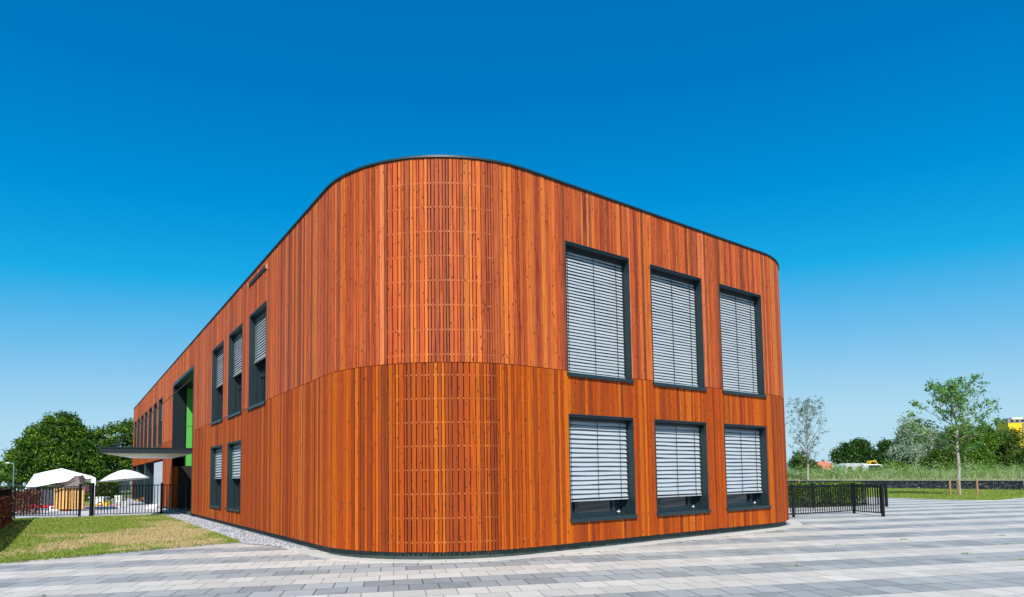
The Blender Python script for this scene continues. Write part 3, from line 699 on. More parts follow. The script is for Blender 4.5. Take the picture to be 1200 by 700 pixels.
# big trees at left
Y=76
tree('broadleaf_tree','large spreading green broadleaf tree behind the white tent',(U(66,Y),Y,0),
     [(.5,0,9.0,1.5,1.6,1.3),(-.7,.2,8.6,1.0,1.2,.9),(1.9,0,8.2,1.1,1.3,1.0),(-1.9,0,7.5,1.4,1.6,1.2),(2.9,-.3,7.2,1.3,1.5,1.1),(.4,-1.2,7.3,1.5,1.4,1.2),(-3.1,0,6.2,1.3,1.6,1.1),(-1.2,-1.8,6.1,1.5,1.4,1.2),(1.4,-2,5.9,1.4,1.4,1.1),(3.5,-.8,5.7,1.3,1.5,1.2),(-4.2,0,5.0,1.1,1.4,.9),(-3.0,-1.6,4.5,1.3,1.3,1.1),(-.6,-2.4,4.6,1.5,1.4,1.1),(1.6,-2.6,4.0,1.5,1.4,1.1),(4.2,-.5,4.2,1.3,1.5,1.2),(-5.0,0,3.6,1.1,1.4,1.0),(-3.6,-1.5,2.9,1.3,1.3,.9),(-1.2,-2.2,2.9,1.5,1.4,1.0),(2.9,-1.5,2.7,1.5,1.5,1.0),(-5.4,0,2.4,.8,1.2,.7),(0,0,5.5,2.4,2.4,2.6),(4.8,0,2.9,1.2,1.5,.9)],
     M['leaf_maple'],60000,.12,2.6,.28,11,clump=.30,tonevar=.3,shell=.75)
Y=84
tree('broadleaf_tree','darker green broadleaf tree partly behind the far end of the timber building',(U(138,Y),Y,0),
     [(-3.4,0,7.0,1.5,2,1.4),(-4.2,0,5,1.5,2,1.6),(0,0,7.0,2.8,3,2.5),(2.2,0,8.3,2.0,2,1.6),(-2.4,0,6.3,1.9,2,2.0),(4,0,8.0,2,2,2.0),(-2,0,4,2,2,2),(1,-1,3.7,2.4,2,1.8),(3.5,0,4.5,2,2,2),(-3.2,0,3.6,1.4,2,1.4),(6,0,6,2.4,2.4,2.4)],
     M['leaf_maple'],32000,.13,2.6,.28,12,clump=.33,tonevar=.3,shell=.75)
Y=120
for k,(u,wd,h,lb,mt) in enumerate([(-14,7,6.0,'bushy green tree at the far left edge above the parked cars','leaf_green'),(22,6,4.4,'low dark tree just right of the street lamp behind the large tree','leaf_dark'),(60,9,5,'low dark tree behind the white tent, hidden under the large tree','leaf_dark'),(112,9,4.6,'dark tree below the canopy tip beyond the brick house','leaf_dark')]):
    tree('background_tree',lb,(U(u,Y+k*3),Y+k*3,0),lobes_blob(wd,wd,.6,h,9,40+k),M[mt],6000,.2,1.2,.2,40+k,'background trees on the left',clump=.5)
# right background
Y=125
tree('dark_tree','left one of the row of three dark round trees above the caravans',(U(990,Y),Y,.7),lobes_blob(7.5,6,.1,7.4,13,61),M['leaf_dark'],15000,.17,1.5,.2,61,'dark trees on the right',clump=.42)
tree('dark_tree','middle and tallest of the three dark round trees above the caravans',(U(1012,Y),Y,.7),lobes_blob(7.5,6,.4,8.0,13,62),M['leaf_dark'],18000,.17,1.5,.2,62,'dark trees on the right',clump=.42)
tree('dark_tree','right one of the three dark trees, beside the silvery willow',(U(1036,Y),Y,.7),lobes_blob(8.5,6,.1,7.4,15,63),M['leaf_dark'],15000,.17,1.5,.2,63,'dark trees on the right',clump=.42)
tree('dark_tree','dark tree half hidden behind the low silvery willow bush',(U(1052,130),130,.7),lobes_blob(7,6,.2,7.0,12,73),M['leaf_dark'],14000,.17,1.5,.2,73,'dark trees on the right',clump=.42)
tree('dark_tree','small dark bush at the right edge of the building behind the slim tree',(U(938,100),100,.7),lobes_blob(5.6,5,.2,5.0,9,64),M['leaf_hedge'],7000,.15,1,.15,64,'dark trees on the right',clump=.36,cat='bush')
tree('willow_tree','tall silvery willow left of the young tree, above the low willow bushes',(U(1068,112),112,.7),lobes_blob(8.0,7,1.5,11.6,16,65),M['leaf_willow'],26000,.13,3,.3,65,'silvery willows',clump=.42)
tree('willow_tree','low silvery willow bush right of the dark trees',(U(1064,98),98,.7),lobes_blob(8,6,.0,5.3,12,66),M['leaf_willow'],20000,.13,1,.2,66,'silvery willows',clump=.4)
tree('willow_tree','silvery willow seen through the middle of the young tree',(U(1106,114),114,.7),lobes_blob(9,7,.5,9.0,14,67),M['leaf_willow'],22000,.13,2,.25,67,'silvery willows',clump=.42)
tree('bushy_tree','bright green bushy tree right behind the young staked tree',(U(1140,94),94,.7),lobes_blob(8.4,7,.4,8.3,15,68),M['leaf_green'],26000,.13,1.5,.25,68,'green trees behind the young tree',clump=.4)
tree('bushy_tree','low green bush between the willows and the young tree trunk',(U(1098,90),90,.7),lobes_blob(7.5,6,.0,4.6,12,69),M['leaf_hedge'],16000,.13,1,.2,69,'green trees behind the young tree',clump=.4)
tree('bushy_tree','dark green tree at the right edge below the yellow building',(U(1178,96),96,.7),lobes_blob(9,7,.0,7.4,14,70),M['leaf_hedge'],22000,.13,1.2,.25,70,'green trees behind the young tree',clump=.42)
tree('bushy_tree','dark green tree cut by the right edge of the photo',(U(1222,90),90,.7),lobes_blob(8.5,7,.0,6.6,13,71),M['leaf_hedge'],11000,.13,1.2,.25,71,'green trees behind the young tree',clump=.42)
tree('bushy_tree','small yellow-green bush at the foot of the low willow',(U(1050,92),92,.7),lobes_blob(3.4,4,.0,2.6,6,72),M['leaf_green'],3000,.12,.5,.1,72,'green trees behind the young tree',clump=.3,cat='bush')

# young staked trees
def twig_tree(name,label,loc,H,spread,first,nb,mat,leafn,size,seed,group,bark,up=.55,drooplean=0,trunk_r=.085,per=10):
    root=empty(name,loc); tag(root,label,'tree',group); g=random.Random(seed); mb=MB(); L=[]
    pts=[Vector((0,0,-.1))]; p=Vector((0,0,0)); n=8
    for i in range(1,n+1):
        z=H*.93*i/n; pts.append(Vector((g.gauss(0,.03)*i**.5-.012*i*drooplean,g.gauss(0,.03)*i**.5,z)))
    for i in range(n): mb.tube(pts[i],pts[i+1],trunk_r*(1-i/n*.85),trunk_r*(1-(i+1)/n*.85),8,cap=False)
    def tr_at(z): 
        i=min(n-1,max(0,int(z/(H*.93)*n))); return pts[i].lerp(pts[i+1],z/(H*.93)*n-i)
    for b in range(nb):
        f=b/(nb-1); z=first+(H*.9-first)*f; s0=tr_at(z); a=b*2.4+g.gauss(0,.4)
        prof=math.sin(math.pi*min(1,.22+f*.70))**.8; ln=spread*prof*g.uniform(.75,1.1)
        dirv=Vector((math.cos(a),math.sin(a),up+f*.5)); q=s0.copy(); r=trunk_r*.38*(1-f*.5); steps=4
        for s_ in range(steps):
            dv=(dirv+Vector((g.gauss(0,.18),g.gauss(0,.18),g.gauss(0,.15)))).normalized()
            q2=q+dv*ln/steps*1.1; mb.tube(q,q2,r*(1-s_/steps*.8),r*(1-(s_+1)/steps*.8),5,cap=False,mi=1)
            for tw in range(2):
                ta=g.random()*6.28; e=q2+(dv*.7+Vector((math.cos(ta),math.sin(ta),g.uniform(-.1,.9)))).normalized()*ln*.25*g.uniform(.5,1.1)
                mb.tube(q2,e,r*.3,r*.1,4,cap=False,mi=1)
                for c in (e,q2.lerp(e,.6)): L.append(c)
            q=q2
        L.append(q)
    for _ in range(6): L.append(pts[-1]+Vector((g.gauss(0,.15),g.gauss(0,.15),g.uniform(-.3,.3))))
    mb.build('trunk',[M[bark],M['twig']],root)
    gg_=np.random.default_rng(seed); C=np.array([tuple(c) for c in L]); i=gg_.choice(len(C),leafn//per); i=np.repeat(i,per)
    Pn=C[i]+gg_.standard_normal((len(i),3))*np.array([.11,.11,.08])*(size/.06); V,Fc,t=leafquads(Pn,size,.5+gg_.standard_normal(len(i))*.25,gg_)
    tri_mesh('crown',V,Fc,t,mat,root); return root
twig_tree('young_tree','young staked tree with a leafy round crown on the far lawn',(27.53,37.93,.03),6.95,2.9,2.35,30,M['leaf_young'],5000,.066,5,None,'bark_pale',.52,per=6,trunk_r=.115)
twig_tree('young_tree','slim half bare young tree beside the right edge of the building',(30.15,62.6,.03),8.7,3.3,2.0,38,M['leaf_pale'],2900,.055,9,None,'bark_pale',1.25,per=6,trunk_r=.09)
# stakes
def stakes(label,pts,tie,h=.95):
    root=empty('tree_stakes',pts[0]); tag(root,label,'tree stakes','tree stakes')
    inv=Vector(pts[0])
    for p in pts:
        q_=Vector(p)-inv; mb=MB(); mb.tube(q_,q_+Vector((0,0,h)),.055,.055,8); mb.build('stake',M['stake'],root)
    mb=MB(); 
    for p in pts: mb.bar(Vector(p)-inv+Vector((0,0,h-.1)),Vector(tie)-inv+Vector((0,0,h-.1)),.01,.05)
    mb.build('tie',M['black'],root)
stakes('three round wooden stakes tied around the leafy young tree',[(26.97,37.9,.03),(28.42,37.6,.03),(27.22,37.5,.03)],(27.53,37.93,.03))
stakes('wooden stakes around the slim half bare tree beside the building',[(29.2,62.6,.03),(30.8,62.7,.03),(29.9,63.1,.03)],(29.9,62.6,.03),.9)

# hedges
def hedge(name,label,P0,P1,depth,h,mat,n,size,seed,z0=0.05):
    P0=Vector(P0);P1=Vector(P1); root=empty(name,P0); tag(root,label,'hedge'); g=np.random.default_rng(seed); d=P1-P0; L=d.length; d.normalize(); nn=Vector((-d.y,d.x,0))
    a=g.random(n)*L; face=g.random(n); b=(g.random(n)-.5)*depth; z=z0+g.random(n)*(h-z0)
    m1=face<.35; b=np.where(m1,np.sign(b)*depth/2+g.normal(0,.03,n),b); m2=(face>.35)&(face<.6); z=np.where(m2,h+g.normal(0,.05,n),z)
    C=np.outer(a,[d.x,d.y,0])+np.outer(b,[nn.x,nn.y,0])+np.outer(z,[0,0,1])
    cl=np.sin(a*3+seed)*np.sin(z*5+a)*.15; V,Fc,t=leafquads(C,size,.45+cl+g.standard_normal(n)*.25,g)
    tri_mesh('foliage',V,Fc,t,mat,root)
    mb=MB(); 
    for i in range(int(L/.4)):
        c=d*(i*.4+.2); 
        mb.tube(c,c+Vector((random.gauss(0,.08),random.gauss(0,.08),h*.85)),.012,.005,5)
    mb.build('stems',M['bark'],root)
hedge('hedge','red-brown beech hedge at the left edge of the lawn',F(-2.12,32.8),F(-2.12,18.0),.5,1.0,M['leaf_red'],26000,.03,3)
hedge('hedge','clipped green hedge behind the black bar fences right of the building',(8.0,27.2,0),(16.2,28.6,0),.7,1.0,M['leaf_box'],34000,.034,4)
hedge('hedge','low reddish shrubs behind the gate left of the white tent',F(-2.6,40.2),F(-1.2,39.8),.7,1.1,M['leaf_red'],2600,.045,5)
hedge('hedge','dark shrub row across the playground below the large trees',F(1.2,62),F(-18,58),1.0,1.3,M['leaf_hedge'],11000,.08,6)
hedge('hedge','bushy shrub row behind the white parasol in front of the far end',F(3.6,66),F(0,64.5),1.0,1.5,M['leaf_hedge'],5000,.08,8)

# ---------------------------------------------------------------- gabion wall
def gabion():
    root=empty('gabion_wall',GA); root.rotation_euler=(0,0,math.atan2(gd.y,gd.x)); tag(root,'low dark gabion wall of basalt stones in wire along the far lawn','wall')
    L=(GB-GA).length; g=random.Random(3); st=MB()
    # front layer of angular stones; local x along the wall, front is toward -normal
    sgn=1 if Vector((-gd.y,gd.x,0)).dot(gn)>0 else -1
    z=.0
    while z<.70:
        hh=g.uniform(.07,.11); x=0
        while x<L:
            wd=g.uniform(.08,.19); y0=g.uniform(0,.04); t=g.random()
            if g.random()<.985: t*=.93
            c=[(x+g.uniform(.0,.015),z+g.uniform(0,.015)),(x+wd-g.uniform(0,.015),z+g.uniform(0,.015)),(x+wd-g.uniform(.0,.03),z+hh-g.uniform(0,.02)),(x+g.uniform(0,.03),z+hh-g.uniform(0,.02))]
            pk=((c[0][0]+c[2][0])/2+g.uniform(-.02,.02),(c[0][1]+c[2][1])/2+g.uniform(-.02,.02))
            F3=[(q_[0],sgn*(y0+.06),q_[1]) for q_ in c]; P_=(pk[0],sgn*y0,pk[1])
            for i in range(4): st.face([F3[i],F3[(i+1)%4],P_],t)
            x+=wd
        z+=hh
    st.build('stones',M['gabion'],root,fix=False)
    b=MB(); b.box(0,L,*sorted((sgn*.07,sgn*.6)),0,.68); b.build('core',M['metal_dark'],root)
    w_=MB(); x=0
    while x<L: w_.bar((x,-sgn*.012,0),(x,-sgn*.012,.74),.006); x+=1.0
    for k in(.02,.74): w_.bar((0,-sgn*.012,k),(L,-sgn*.012,k),.012)
    w_.build('wire_frame',M['wire'],root)
    cpn=MB(); cpn.box(0,L,*sorted((sgn*.02,sgn*.6)),.705,.735); cpn.build('wall_top',M['concrete'],root)
gabion()
bo=MB(); bo.box(-.2,.2,-.2,.2,0,.92); bo.box(-.18,.18,-.18,.18,.921,.95)
bo=bevel(bo.build('concrete_bollard',M['concrete'])); bo.rotation_euler=(0,0,R(-38)); bo.location=(31.75,37.85,.03); tag(bo,'square pale concrete pillar at the right edge of the far lawn','pillar')

# ---------------------------------------------------------------- far buildings and vehicles
def house(name,label,loc,rz,w_,d_,hw,hr,wall,roof,wins=3,cat='house'):
    root=empty(name,loc,rz); tag(root,label,cat); m_=MB(); m_.box(-w_/2,w_/2,-d_/2,d_/2,0,hw)
    for s_ in(-1,1): m_.prism([(0,0)],0,0) if False else m_.face([(s_*w_/2,-d_/2,hw),(s_*w_/2,d_/2,hw),(s_*w_/2,0,hw+hr)])
    m_.build('wall',wall,root,fix=False)
    r_=MB(); e=.35
    for s_ in(-1,1):
        r_.face([(-w_/2-e,s_*(d_/2+e),hw-.1),(w_/2+e,s_*(d_/2+e),hw-.1),(w_/2+e,0,hw+hr+.08),(-w_/2-e,0,hw+hr+.08)])
        r_.face([(-w_/2-e,s_*(d_/2+e),hw-.25),(w_/2+e,s_*(d_/2+e),hw-.25),(w_/2+e,s_*(d_/2+e),hw-.1),(-w_/2-e,s_*(d_/2+e),hw-.1)])
    ro=r_.build('roof',roof,root,fix=False)
    c=MB(); c.box(w_*.2,w_*.2+.7,-.3,.4,hw+hr*.5,hw+hr+.7); c.build('chimney',M['brick'],ro)
    for i in range(wins):
        x=-w_/2+w_*(i+.5)/wins; f=MB(); f.box(x-.65,x+.65,-d_/2-.05,-d_/2+.02,.9,2.2); fo_=f.build('window',M['render'],root); p=MB(); p.box(x-.55,x+.55,-d_/2-.06,-d_/2-.045,1.0,2.1); p.build('pane',M['glass'],fo_)
    return root
house('brick_house','low brick house with grey roof beyond the playground',(U(119,118),118,0),R(8),7.5,6,1.9,1.2,M['brick'],M['slate'],3)
house('brick_house','pale house glimpsed at the far left behind the street lamp',(U(3,150),150,0),R(-5),5,6,2.6,1.8,M['brick'],M['tile'],2)
house('red_roof_house','white house with an orange-red tiled roof far behind the meadow',(U(960,188),188,.3),R(20),5.5,5,2.5,1.8,M['render'],M['tile'],3)
house('red_roof_house','low white house with red roof just left of the dark tree row',(U(970,180),180,.2),R(-12),3.6,4,2.0,1.3,M['render'],M['tile'],2)
def caravan(label,loc,rz,L,group):
    root=empty('caravan',loc,rz); tag(root,label,'caravan',group); b=MB()
    pr=[(-L/2,.45),(L/2,.45),(L/2+.12,1.2),(L/2-.05,2.2),(L/2-.5,2.55),(-L/2+.4,2.6),(-L/2,2.3),(-L/2-.08,1.2)]; k=len(b.v)
    for y in(-1.05,1.05): b.v+=[(x,y,z) for x,z in pr]
    n=len(pr); b.f.append(tuple(range(n))); b.f.append(tuple(range(n,2*n))[::-1])
    for i in range(n): j=(i+1)%n; b.f.append((i,j,n+j,n+i))
    b.a=[0]*len(b.f); b.mi=[0]*len(b.f); bo_=b.build('body',M['whitecar'],root); bevel(bo_,.06)
    for x in np.linspace(-L/2+.8,L/2-.8,3):
        w_=MB(); w_.box(x-.35,x+.35,-1.075,-1.04,1.35,1.95); w_.build('window',M['glass'],root)
    for x in(-.35,.35):
        t=MB(); t.tube((x,-1.0,.33),(x,-.8,.33),.33,n=14); t.build('wheel',M['rubber'],root)
caravan('long white caravan below the middle of the dark trees',(U(1001,112),112,.45),R(6),5.2,'caravans beyond the meadow')
caravan('short white caravan at the left end of the caravan row',(U(989,114),114,.35),R(-12),3.4,'caravans beyond the meadow')
def van(name,label,loc,rz,mat,L=4.6,H=1.95,box=True,cat='van',group=None):
    root=empty(name,loc,rz); tag(root,label,cat,group); b=MB()
    if box: pr=[(-L/2,.35),(L/2,.35),(L/2,.95),(L/2-.75,1.15),(L/2-1.35,H-.08),(L/2-1.6,H),(-L/2+.15,H),(-L/2,H-.3)]
    else: pr=[(-L/2,.35),(L/2,.35),(L/2,.75),(L/2-.95,.95),(L/2-1.7,H-.04),(-L/2+1.2,H),(-L/2+.35,H-.45),(-L/2,.95)]
    n=len(pr)
    for y in(-.85,.85): b.v+=[(x,y*(1 if z<1 else .9),z) for x,z in pr]
    b.f=[tuple(range(n)),tuple(range(n,2*n))[::-1]]+[(i,(i+1)%n,n+(i+1)%n,n+i) for i in range(n)]; b.a=[0]*len(b.f); b.mi=[0]*len(b.f)
    bo_=b.build('body',mat,root); bevel(bo_,.05)
    for s_ in(-1,1):
        w_=MB(); 
        w_.face([(-L/2+.75,s_*.872,1.02),(L/2-1.15,s_*.872,1.02),(L/2-1.55,s_*.80,H-.16),(-L/2+1.0,s_*.80,H-.16)]); w_.build('window',M['glass'],root)
    ws=MB(); ws.face([(L/2-.8,-.7,1.14),(L/2-.8,.7,1.14),(L/2-1.28,.68,H-.14),(L/2-1.28,-.68,H-.14)]); 
    for v_i in range(len(ws.v)): ws.v[v_i]=(ws.v[v_i][0]+.05,ws.v[v_i][1],ws.v[v_i][2]+.03)
    ws.build('windscreen',M['glass'],root)
    for x in(-L/2+.85,L/2-.85):
        for s_ in(-1,1):
            t=MB(); t.tube((x,s_*.88,.32),(x,s_*.68,.32),.32,n=16); wo_=t.build('wheel',M['rubber'],root); r_=MB(); r_.tube((x,s_*.89,.32),(x,s_*.87,.32),.18,n=12); r_.build('rim',M['wire'],wo_)
    for s_ in(-1,1):
        l=MB(); l.box(L/2-.03,L/2+.012,s_*.62-.12,s_*.62+.12,.66,.8); l.build('headlight',M['whitep'],root)
    return root
van('parked_van','light blue van parked behind the gate at the left',(U(24,98),98,0),R(5),M['bluecar'])
van('parked_car','white car parked at the far left edge behind the hedge',(U(-3,66),66,0),R(0),M['whitecar'],4.3,1.45,False,'car')
van('parked_car','second pale blue car partly hidden behind the white tent',(U(40,112),112,0),R(0),M['bluecar'],4.3,1.5,False,'car')
van('parked_van','white van beyond the meadow at the right end of the caravan row',(U(1025,104),104,.6),R(-20),M['whitecar'],4.2,2.1)
# yellow excavator
ex=empty('excavator',(U(1015,106),106,.75),R(15)); tag(ex,'small yellow excavator between the caravan and the white van','excavator')
b=MB(); b.box(-1.1,.9,-.9,.9,.75,1.5); b.prism([(-1.3,-.8),(-.9,-.9),(-.9,.9),(-1.3,.8)],.8,1.45); bevel(b.build('body',M['yellow'],ex),.08)
b=MB(); b.box(-.1,.85,-.85,.0,1.5,2.6); bevel(b.build('cab',M['yellow'],ex),.08); b=MB(); b.box(.0,.75,-.87,-.84,1.7,2.45); b.build('window',M['glass'],ex)
for s_ in(-1,1): b=MB(); b.box(-1.3,1.3,s_*.75-.2,s_*.75+.2,.05,.7); bevel(b.build('track',M['rubber'],ex),.2,4)
b=MB(); b.bar((.8,.3,1.3),(2.0,.3,2.7),.2); b.bar((2.0,.3,2.7),(3.0,.3,1.3),.16); b.box(2.75,3.2,0,.6,.8,1.3); b.build('arm',M['yellow'],ex)
# yellow building
yb=empty('yellow_building',(U(1189,190),190,.5),R(-8)); tag(yb,'tall yellow building with taupe top storey above the trees','building')
b=MB(); b.box(-3.2,3.2,-3,3,0,15.2); b.build('wall',M['yellow'],yb)
b=MB(); b.box(-3.35,3.1,-3.1,3.1,15.202,16.3); b.build('top_storey',M['taupe'],yb); b=MB(); b.box(-1.4,1.6,-2,2,16.303,16.9); b.build('roof_box',M['render'],yb)
b=MB(); b.box(3.15,3.4,-3.2,3.2,12.5,16.4); b.build('edge_panel',M['metal_dark'],yb)
for k in range(4): b=MB(); b.box(-2.6+k*1.45,-1.7+k*1.45,-3.14,-3.105,15.45,16.1); b.build('window',M['glass'],yb)
wb=empty('white_building',(U(1208,186),186,.5),R(-8)); tag(wb,'white building with a green band and dark roof dome at the right edge','building')
b=MB(); b.box(-1.6,4,-3,3,0,15.0); b.build('wall',M['render'],wb); b=MB(); b.box(-1.62,4.02,-3.05,-3.001,13.6,14.2); b.build('band',M['green'],wb)
b=MB(); b.lathe([(1.1,0),(1.15,.9),(.9,1.8),(.45,2.3),(.01,2.4)],(.4,0,15.0)); b.build('dome',M['metal_dark'],wb)

# ---------------------------------------------------------------- playground things
# street lamp
sl_=empty('street_lamp',(U(16,62),62,0)); tag(sl_,'grey street lamp with a short arm in front of the large tree','street lamp')
b=MB(); b.tube((0,0,0),(0,0,3.65),.06,.04,10); b.build('pole',M['lampgrey'],sl_); b=MB(); b.tube((0,0,3.6),(-.55,0,3.7),.03,.025,8); b.build('arm',M['lampgrey'],sl_); b=MB(); b.lathe([(.02,.1),(.18,.05),(.2,-.02),(.05,-.08),(.01,-.08)],(-.62,0,3.68)); b.build('lamp_head',M['whitep'],sl_)
# white tent
T0=F(-1.0,43.4); tn=empty('party_tent',T0,math.atan2(1.0,4.4)*0); tag(tn,'white party tent with drooping roof over wooden boards behind the fence','tent')
def TP(u,v,Y=None): # point in the tent from its own width (0..1) coordinates: local x metres
    return None
tx=lambda u,Yq:U(u,Yq)-T0.x
Yf,Yb,Ym=34.6,38.2,36.4
def lp3(u,z,Yq): return (tx(u,Yq),Yq-T0.y,z)
z_=lambda v,u,Yq: EYE+(567-.0145*u-v)/717.3*Yq
rfm=MB(); pk=lp3(72,z_(549,72,Ym),Ym); A=lp3(29,z_(573,29,Yf),Yf); B=lp3(112,z_(560,112,Yf),Yf); C_=lp3(108,z_(558,108,Yb),Yb); D_=lp3(40,z_(556,40,Yb),Yb)
pk2=lp3(52,z_(553,52,Ym),Ym)
def cloth(mb,tri,n=6,sag=.06):
    a,b,c=[Vector(q) for q in tri]
    def pt(i,j):
        u,v=i/n,j/n; w_=1-u-v; p=a*w_+b*u+c*v; return p-Vector((0,0,sag*27*u*v*w_+sag*2*(u*v+v*w_+u*w_)*.5))
    for i in range(n):
        for j in range(n-i):
            mb.face([pt(i,j),pt(i+1,j),pt(i,j+1)])
            if i+j<n-1: mb.face([pt(i+1,j),pt(i+1,j+1),pt(i,j+1)])
M1=lp3(66,z_(566,66,Yf),Yf)
for tri in((A,M1,pk2),(M1,pk,pk2),(M1,B,pk),(B,C_,pk),(C_,D_,pk),(D_,pk2,pk),(D_,A,pk2)): cloth(rfm,tri,5,.0)
ro_=rfm.build('roof',M['white'],tn,smooth=False,fix=False); so_=ro_.modifiers.new('thick','SOLIDIFY'); so_.thickness=.015
vl=MB(); vl.face([B,C_,(C_[0],C_[1],C_[2]-.45),(B[0],B[1],B[2]-.45)]); vl.face([B,(B[0],B[1],B[2]-1.1),(B[0]-.22,B[1]+.1,B[2]-1.1),(B[0]-.3,B[1]+.05,B[2]-.1)]); vl.build('valance',M['white'],tn,fix=False)
for q_ in(A,B,C_,D_):
    b=MB(); b.tube((q_[0],q_[1],0),(q_[0],q_[1],q_[2]-.02),.025,.025,8); b.build('pole',M['whitep'],tn)
b=MB(); 
p=[lp3(70,z_(572,70,34.3),34.3),lp3(100,z_(572,100,34.3),34.3),lp3(98,z_(558,98,34.3),34.3),lp3(88,z_(557.5,88,34.3),34.3)]; b.face(p); b.build('side_flap',M['browncloth'],tn,fix=False)
b=MB(); p=[lp3(96,z_(571,96,34.2),34.2),lp3(101,z_(562,101,34.2),34.2),lp3(97,z_(556.5,97,34.2),34.2),lp3(92,z_(559,92,34.2),34.2),lp3(60,z_(571,60,34.2),34.2),lp3(62,z_(574,62,34.2),34.2)]; b.face([p[0],p[1],p[2],p[3]]); b.face([p[3],p[4],p[5]]); b.build('dark_flap',M['darkcloth'],tn,fix=False)
# plank screen under the tent
ps=empty('plank_screen',(U(81.5,34.45),34.45,0)); ps.scale=(.957,1,1); tag(ps,'screen of upright orange pine planks under the white tent','screen')
b=MB(); g=random.Random(4)
for i,u in enumerate(np.arange(65,98,2.15)):
    x=U(u,36)-U(82,36); w_=g.choice([.06,.085,.095]); b.box(x,x+w_,g.uniform(-.04,.04),.1,.12,z_(571,80,36)+g.uniform(-.1,.1))
b.build('plank',M['plank'],ps); b=MB(); b.box(U(65,36)-U(82,36),U(99,36)-U(82,36),.1,.14,.3,.4);b.box(U(65,36)-U(82,36),U(99,36)-U(82,36),.1,.14,.95,1.05); b.build('rail',M['plankg'],ps)
ps=empty('plank_screen',(U(56,36.5),36.5,0)); tag(ps,'screen of upright grey weathered boards left of the pine planks','screen')
b=MB()
for i,u in enumerate(np.arange(48,65,2.1)): x=U(u,36.5)-U(56,36.5); b.box(x,x+.085,0,.05,.15,1.2)
b.build('plank',M['plankg'],ps)
ps=empty('dark_tarpaulin',(U(40,37),37,0)); tag(ps,'black tarpaulin hanging at the left side under the white tent','tarpaulin')
b=MB()
for i in range(10):
    x0_=U(30+i*2,37)-U(40,37); x1_=U(32+i*2,37)-U(40,37); y0_=.08*math.sin(i*1.7); y1_=.08*math.sin((i+1)*1.7); b.face([(x0_,y0_,.1),(x1_,y1_,.1),(x1_,y1_,1.35),(x0_,y0_,1.3)])
b.build('cloth',M['darkcloth'],ps,fix=False)
b=MB(); g=random.Random(8)
q0=[(0,0,.28),(.9,.2,.22),(1.9,-.1,.1),(2.3,.0,.05)]
for a_,b_ in zip(q0,q0[1:]): b.tube(a_,b_,.1,.09,8)
o=b.build('red_cloth',M['red'],smooth=True); o.location=(U(38,34.9),34.9,.02); tag(o,'crumpled red cloth on the ground in front of the tent boards','cloth')
b=MB(); b.box(-1.0,1.0,-.05,.05,.0,.1); b.box(-1.0,1.0,-.05,.05,.22,.26); 
for x in(-.95,0,.95): b.box(x-.04,x+.04,-.05,.05,.1,.22)
o=b.build('low_barrier',M['whitep']); o.location=(U(80,34.9),34.9,.02); tag(o,'low white rail on the ground below the pine planks','barrier')
b=MB(); 
for i in range(6): b.face([(i*.07,.02*math.sin(i*2),0),((i+1)*.07,.02*math.sin(i*2+2),0),((i+1)*.07,.02*math.sin(i*2+2),.28),(i*.07,.02*math.sin(i*2),.3)])
o=b.build('pink_towel',M['pink'],fix=False); o.location=(U(96,35.6),35.6,1.1); tag(o,'small pink towel hanging over the top of the pine planks','towel')
# parasol
px=(U(149,42),42,0); pa=empty('parasol',px); pa.rotation_euler=(0,R(-5),0); tag(pa,'large round white parasol in the playground below the entrance canopy','parasol')
b=MB(); prof=[(1.47,1.76),(1.15,1.99),(.75,2.22),(.35,2.38),(.0,2.45)]; b.lathe(prof,n=12); c_=b.build('canopy',M['white'],pa); s_=c_.modifiers.new('t','SOLIDIFY'); s_.thickness=.01
b=MB(); b.tube((0,0,0),(0,0,2.45),.03,.03,8); b.build('pole',M['wire'],pa); b=MB(); b.lathe([(.01,0),(.35,0),(.35,.08),(.06,.14),(.04,.3)],n=16); b.build('base',M['concrete'],pa)
for k in range(8):
    a=k*math.pi/4; b=MB(); b.tube((0,0,2.40),(1.42*math.cos(a),1.42*math.sin(a),1.77),.012,.01,5); b.build('rib',M['wire'],pa)
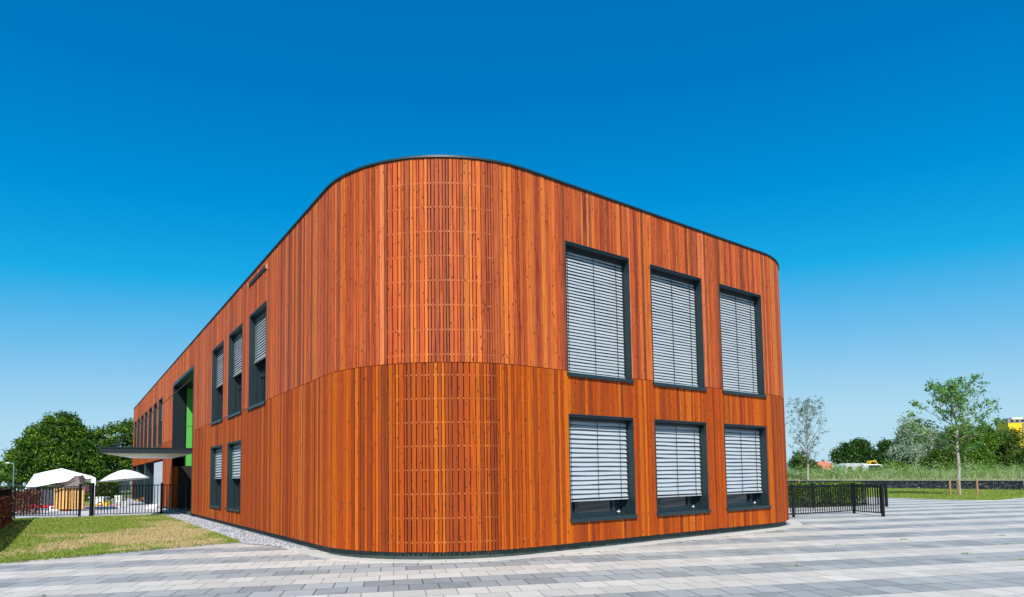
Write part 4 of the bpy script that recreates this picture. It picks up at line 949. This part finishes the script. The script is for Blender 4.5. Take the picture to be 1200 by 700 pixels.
# plastic chair
ch=empty('plastic_chair',(U(137.5,37.5),37.5,.0),R(15)); ch.scale=(.88,.88,.88); tag(ch,'white plastic garden chair on the playground paving behind the fence','chair')
b=MB(); b.box(-.22,.22,-.22,.2,.42,.45); bevel(b.build('seat',M['whitep'],ch),.01)
b=MB(); b.box(-.22,-.16,.18,.22,.45,.88); b.box(.16,.22,.18,.22,.45,.88); b.box(-.16,.16,.18,.22,.80,.88); 
for x in(-.09,0,.09): b.box(x-.025,x+.025,.185,.215,.45,.8)
b.build('backrest',M['whitep'],ch)
for sx in(-1,1):
    for sy in(-1,1): b=MB(); b.tube((sx*.2,sy*.19,.42),(sx*.24,sy*.23,0),.025,.02,8); b.build('leg',M['whitep'],ch)
    b=MB(); b.box(sx*.23-.025,sx*.23+.025,-.2,.2,.63,.66); b.tube((sx*.23,-.18,.43),(sx*.23,-.18,.63),.018,.018,6); b.build('armrest',M['whitep'],ch)
# toys
def trike(label,loc,rz,mat,group=None):
    r=empty('toy_tricycle',loc,rz); r.scale=(.72,.72,.72); tag(r,label,'toy',group)
    b=MB(); b.tube((-.25,0,.28),(.25,0,.45),.035,.035,8); b.tube((.25,0,.45),(.32,0,.2),.03,.03,8); b.tube((-.25,0,.28),(-.32,0,.15),.03,.03,8); b.build('frame',mat,r)
    b=MB(); b.box(-.24,.02,-.11,.11,.36,.41); bevel(b.build('seat',M['rubber'],r),.02)
    b=MB(); b.tube((.22,0,.45),(.2,0,.62),.02,.02,6); b.tube((.2,-.2,.62),(.2,.2,.62),.02,.02,6); b.build('handlebar',M['rubber'],r)
    for x,y,q_ in((.34,0,.17),(-.34,-.18,.13),(-.34,.18,.13)): b=MB(); b.tube((x,y-.03,q_),(x,y+.03,q_),q_,n=14); b.build('wheel',mat,r)
trike('yellow toy tricycle on the paving between the gate post and the chair',(U(119,41),41,0),R(20),M['toy'],'toys')
trike('yellow toy tricycle lying just right of the first toy',(U(125,43),43,0),R(-30),M['toy'],'toys')
trike('orange toy tricycle beside the dark columns at the far end',(U(166,50),50,0),R(-10),M['orange'],'toys')
b=MB(); b.box(-.5,.5,-.3,.3,0,.5); b.box(-.55,.55,-.35,.35,.501,.56)
o=bevel(b.build('toy_crate',M['whitep'])); o.location=(U(117,44),44,0); tag(o,'white storage crate behind the toy tricycles','crate')
b=MB(); b.prism([(-.3,-.2),(.3,-.2),(.4,.25),(-.35,.3)],0,.16); b.tube((-.2,0,.16),(.25,.05,.2),.09,.06,8); o=b.build('toy_bag',M['whitep']); o.location=(U(180,36),36,0); tag(o,'pale bag lying on the paving in front of the grey sliding panel','bag')
# red play edging on the playground
b=MB(); p,q_=F(-6,49.9,.03),F(4.2,50.1,.03); b.bar(p,q_,.07,.05); o=b.build('red_edging',M['red']); tag(o,kind='structure')
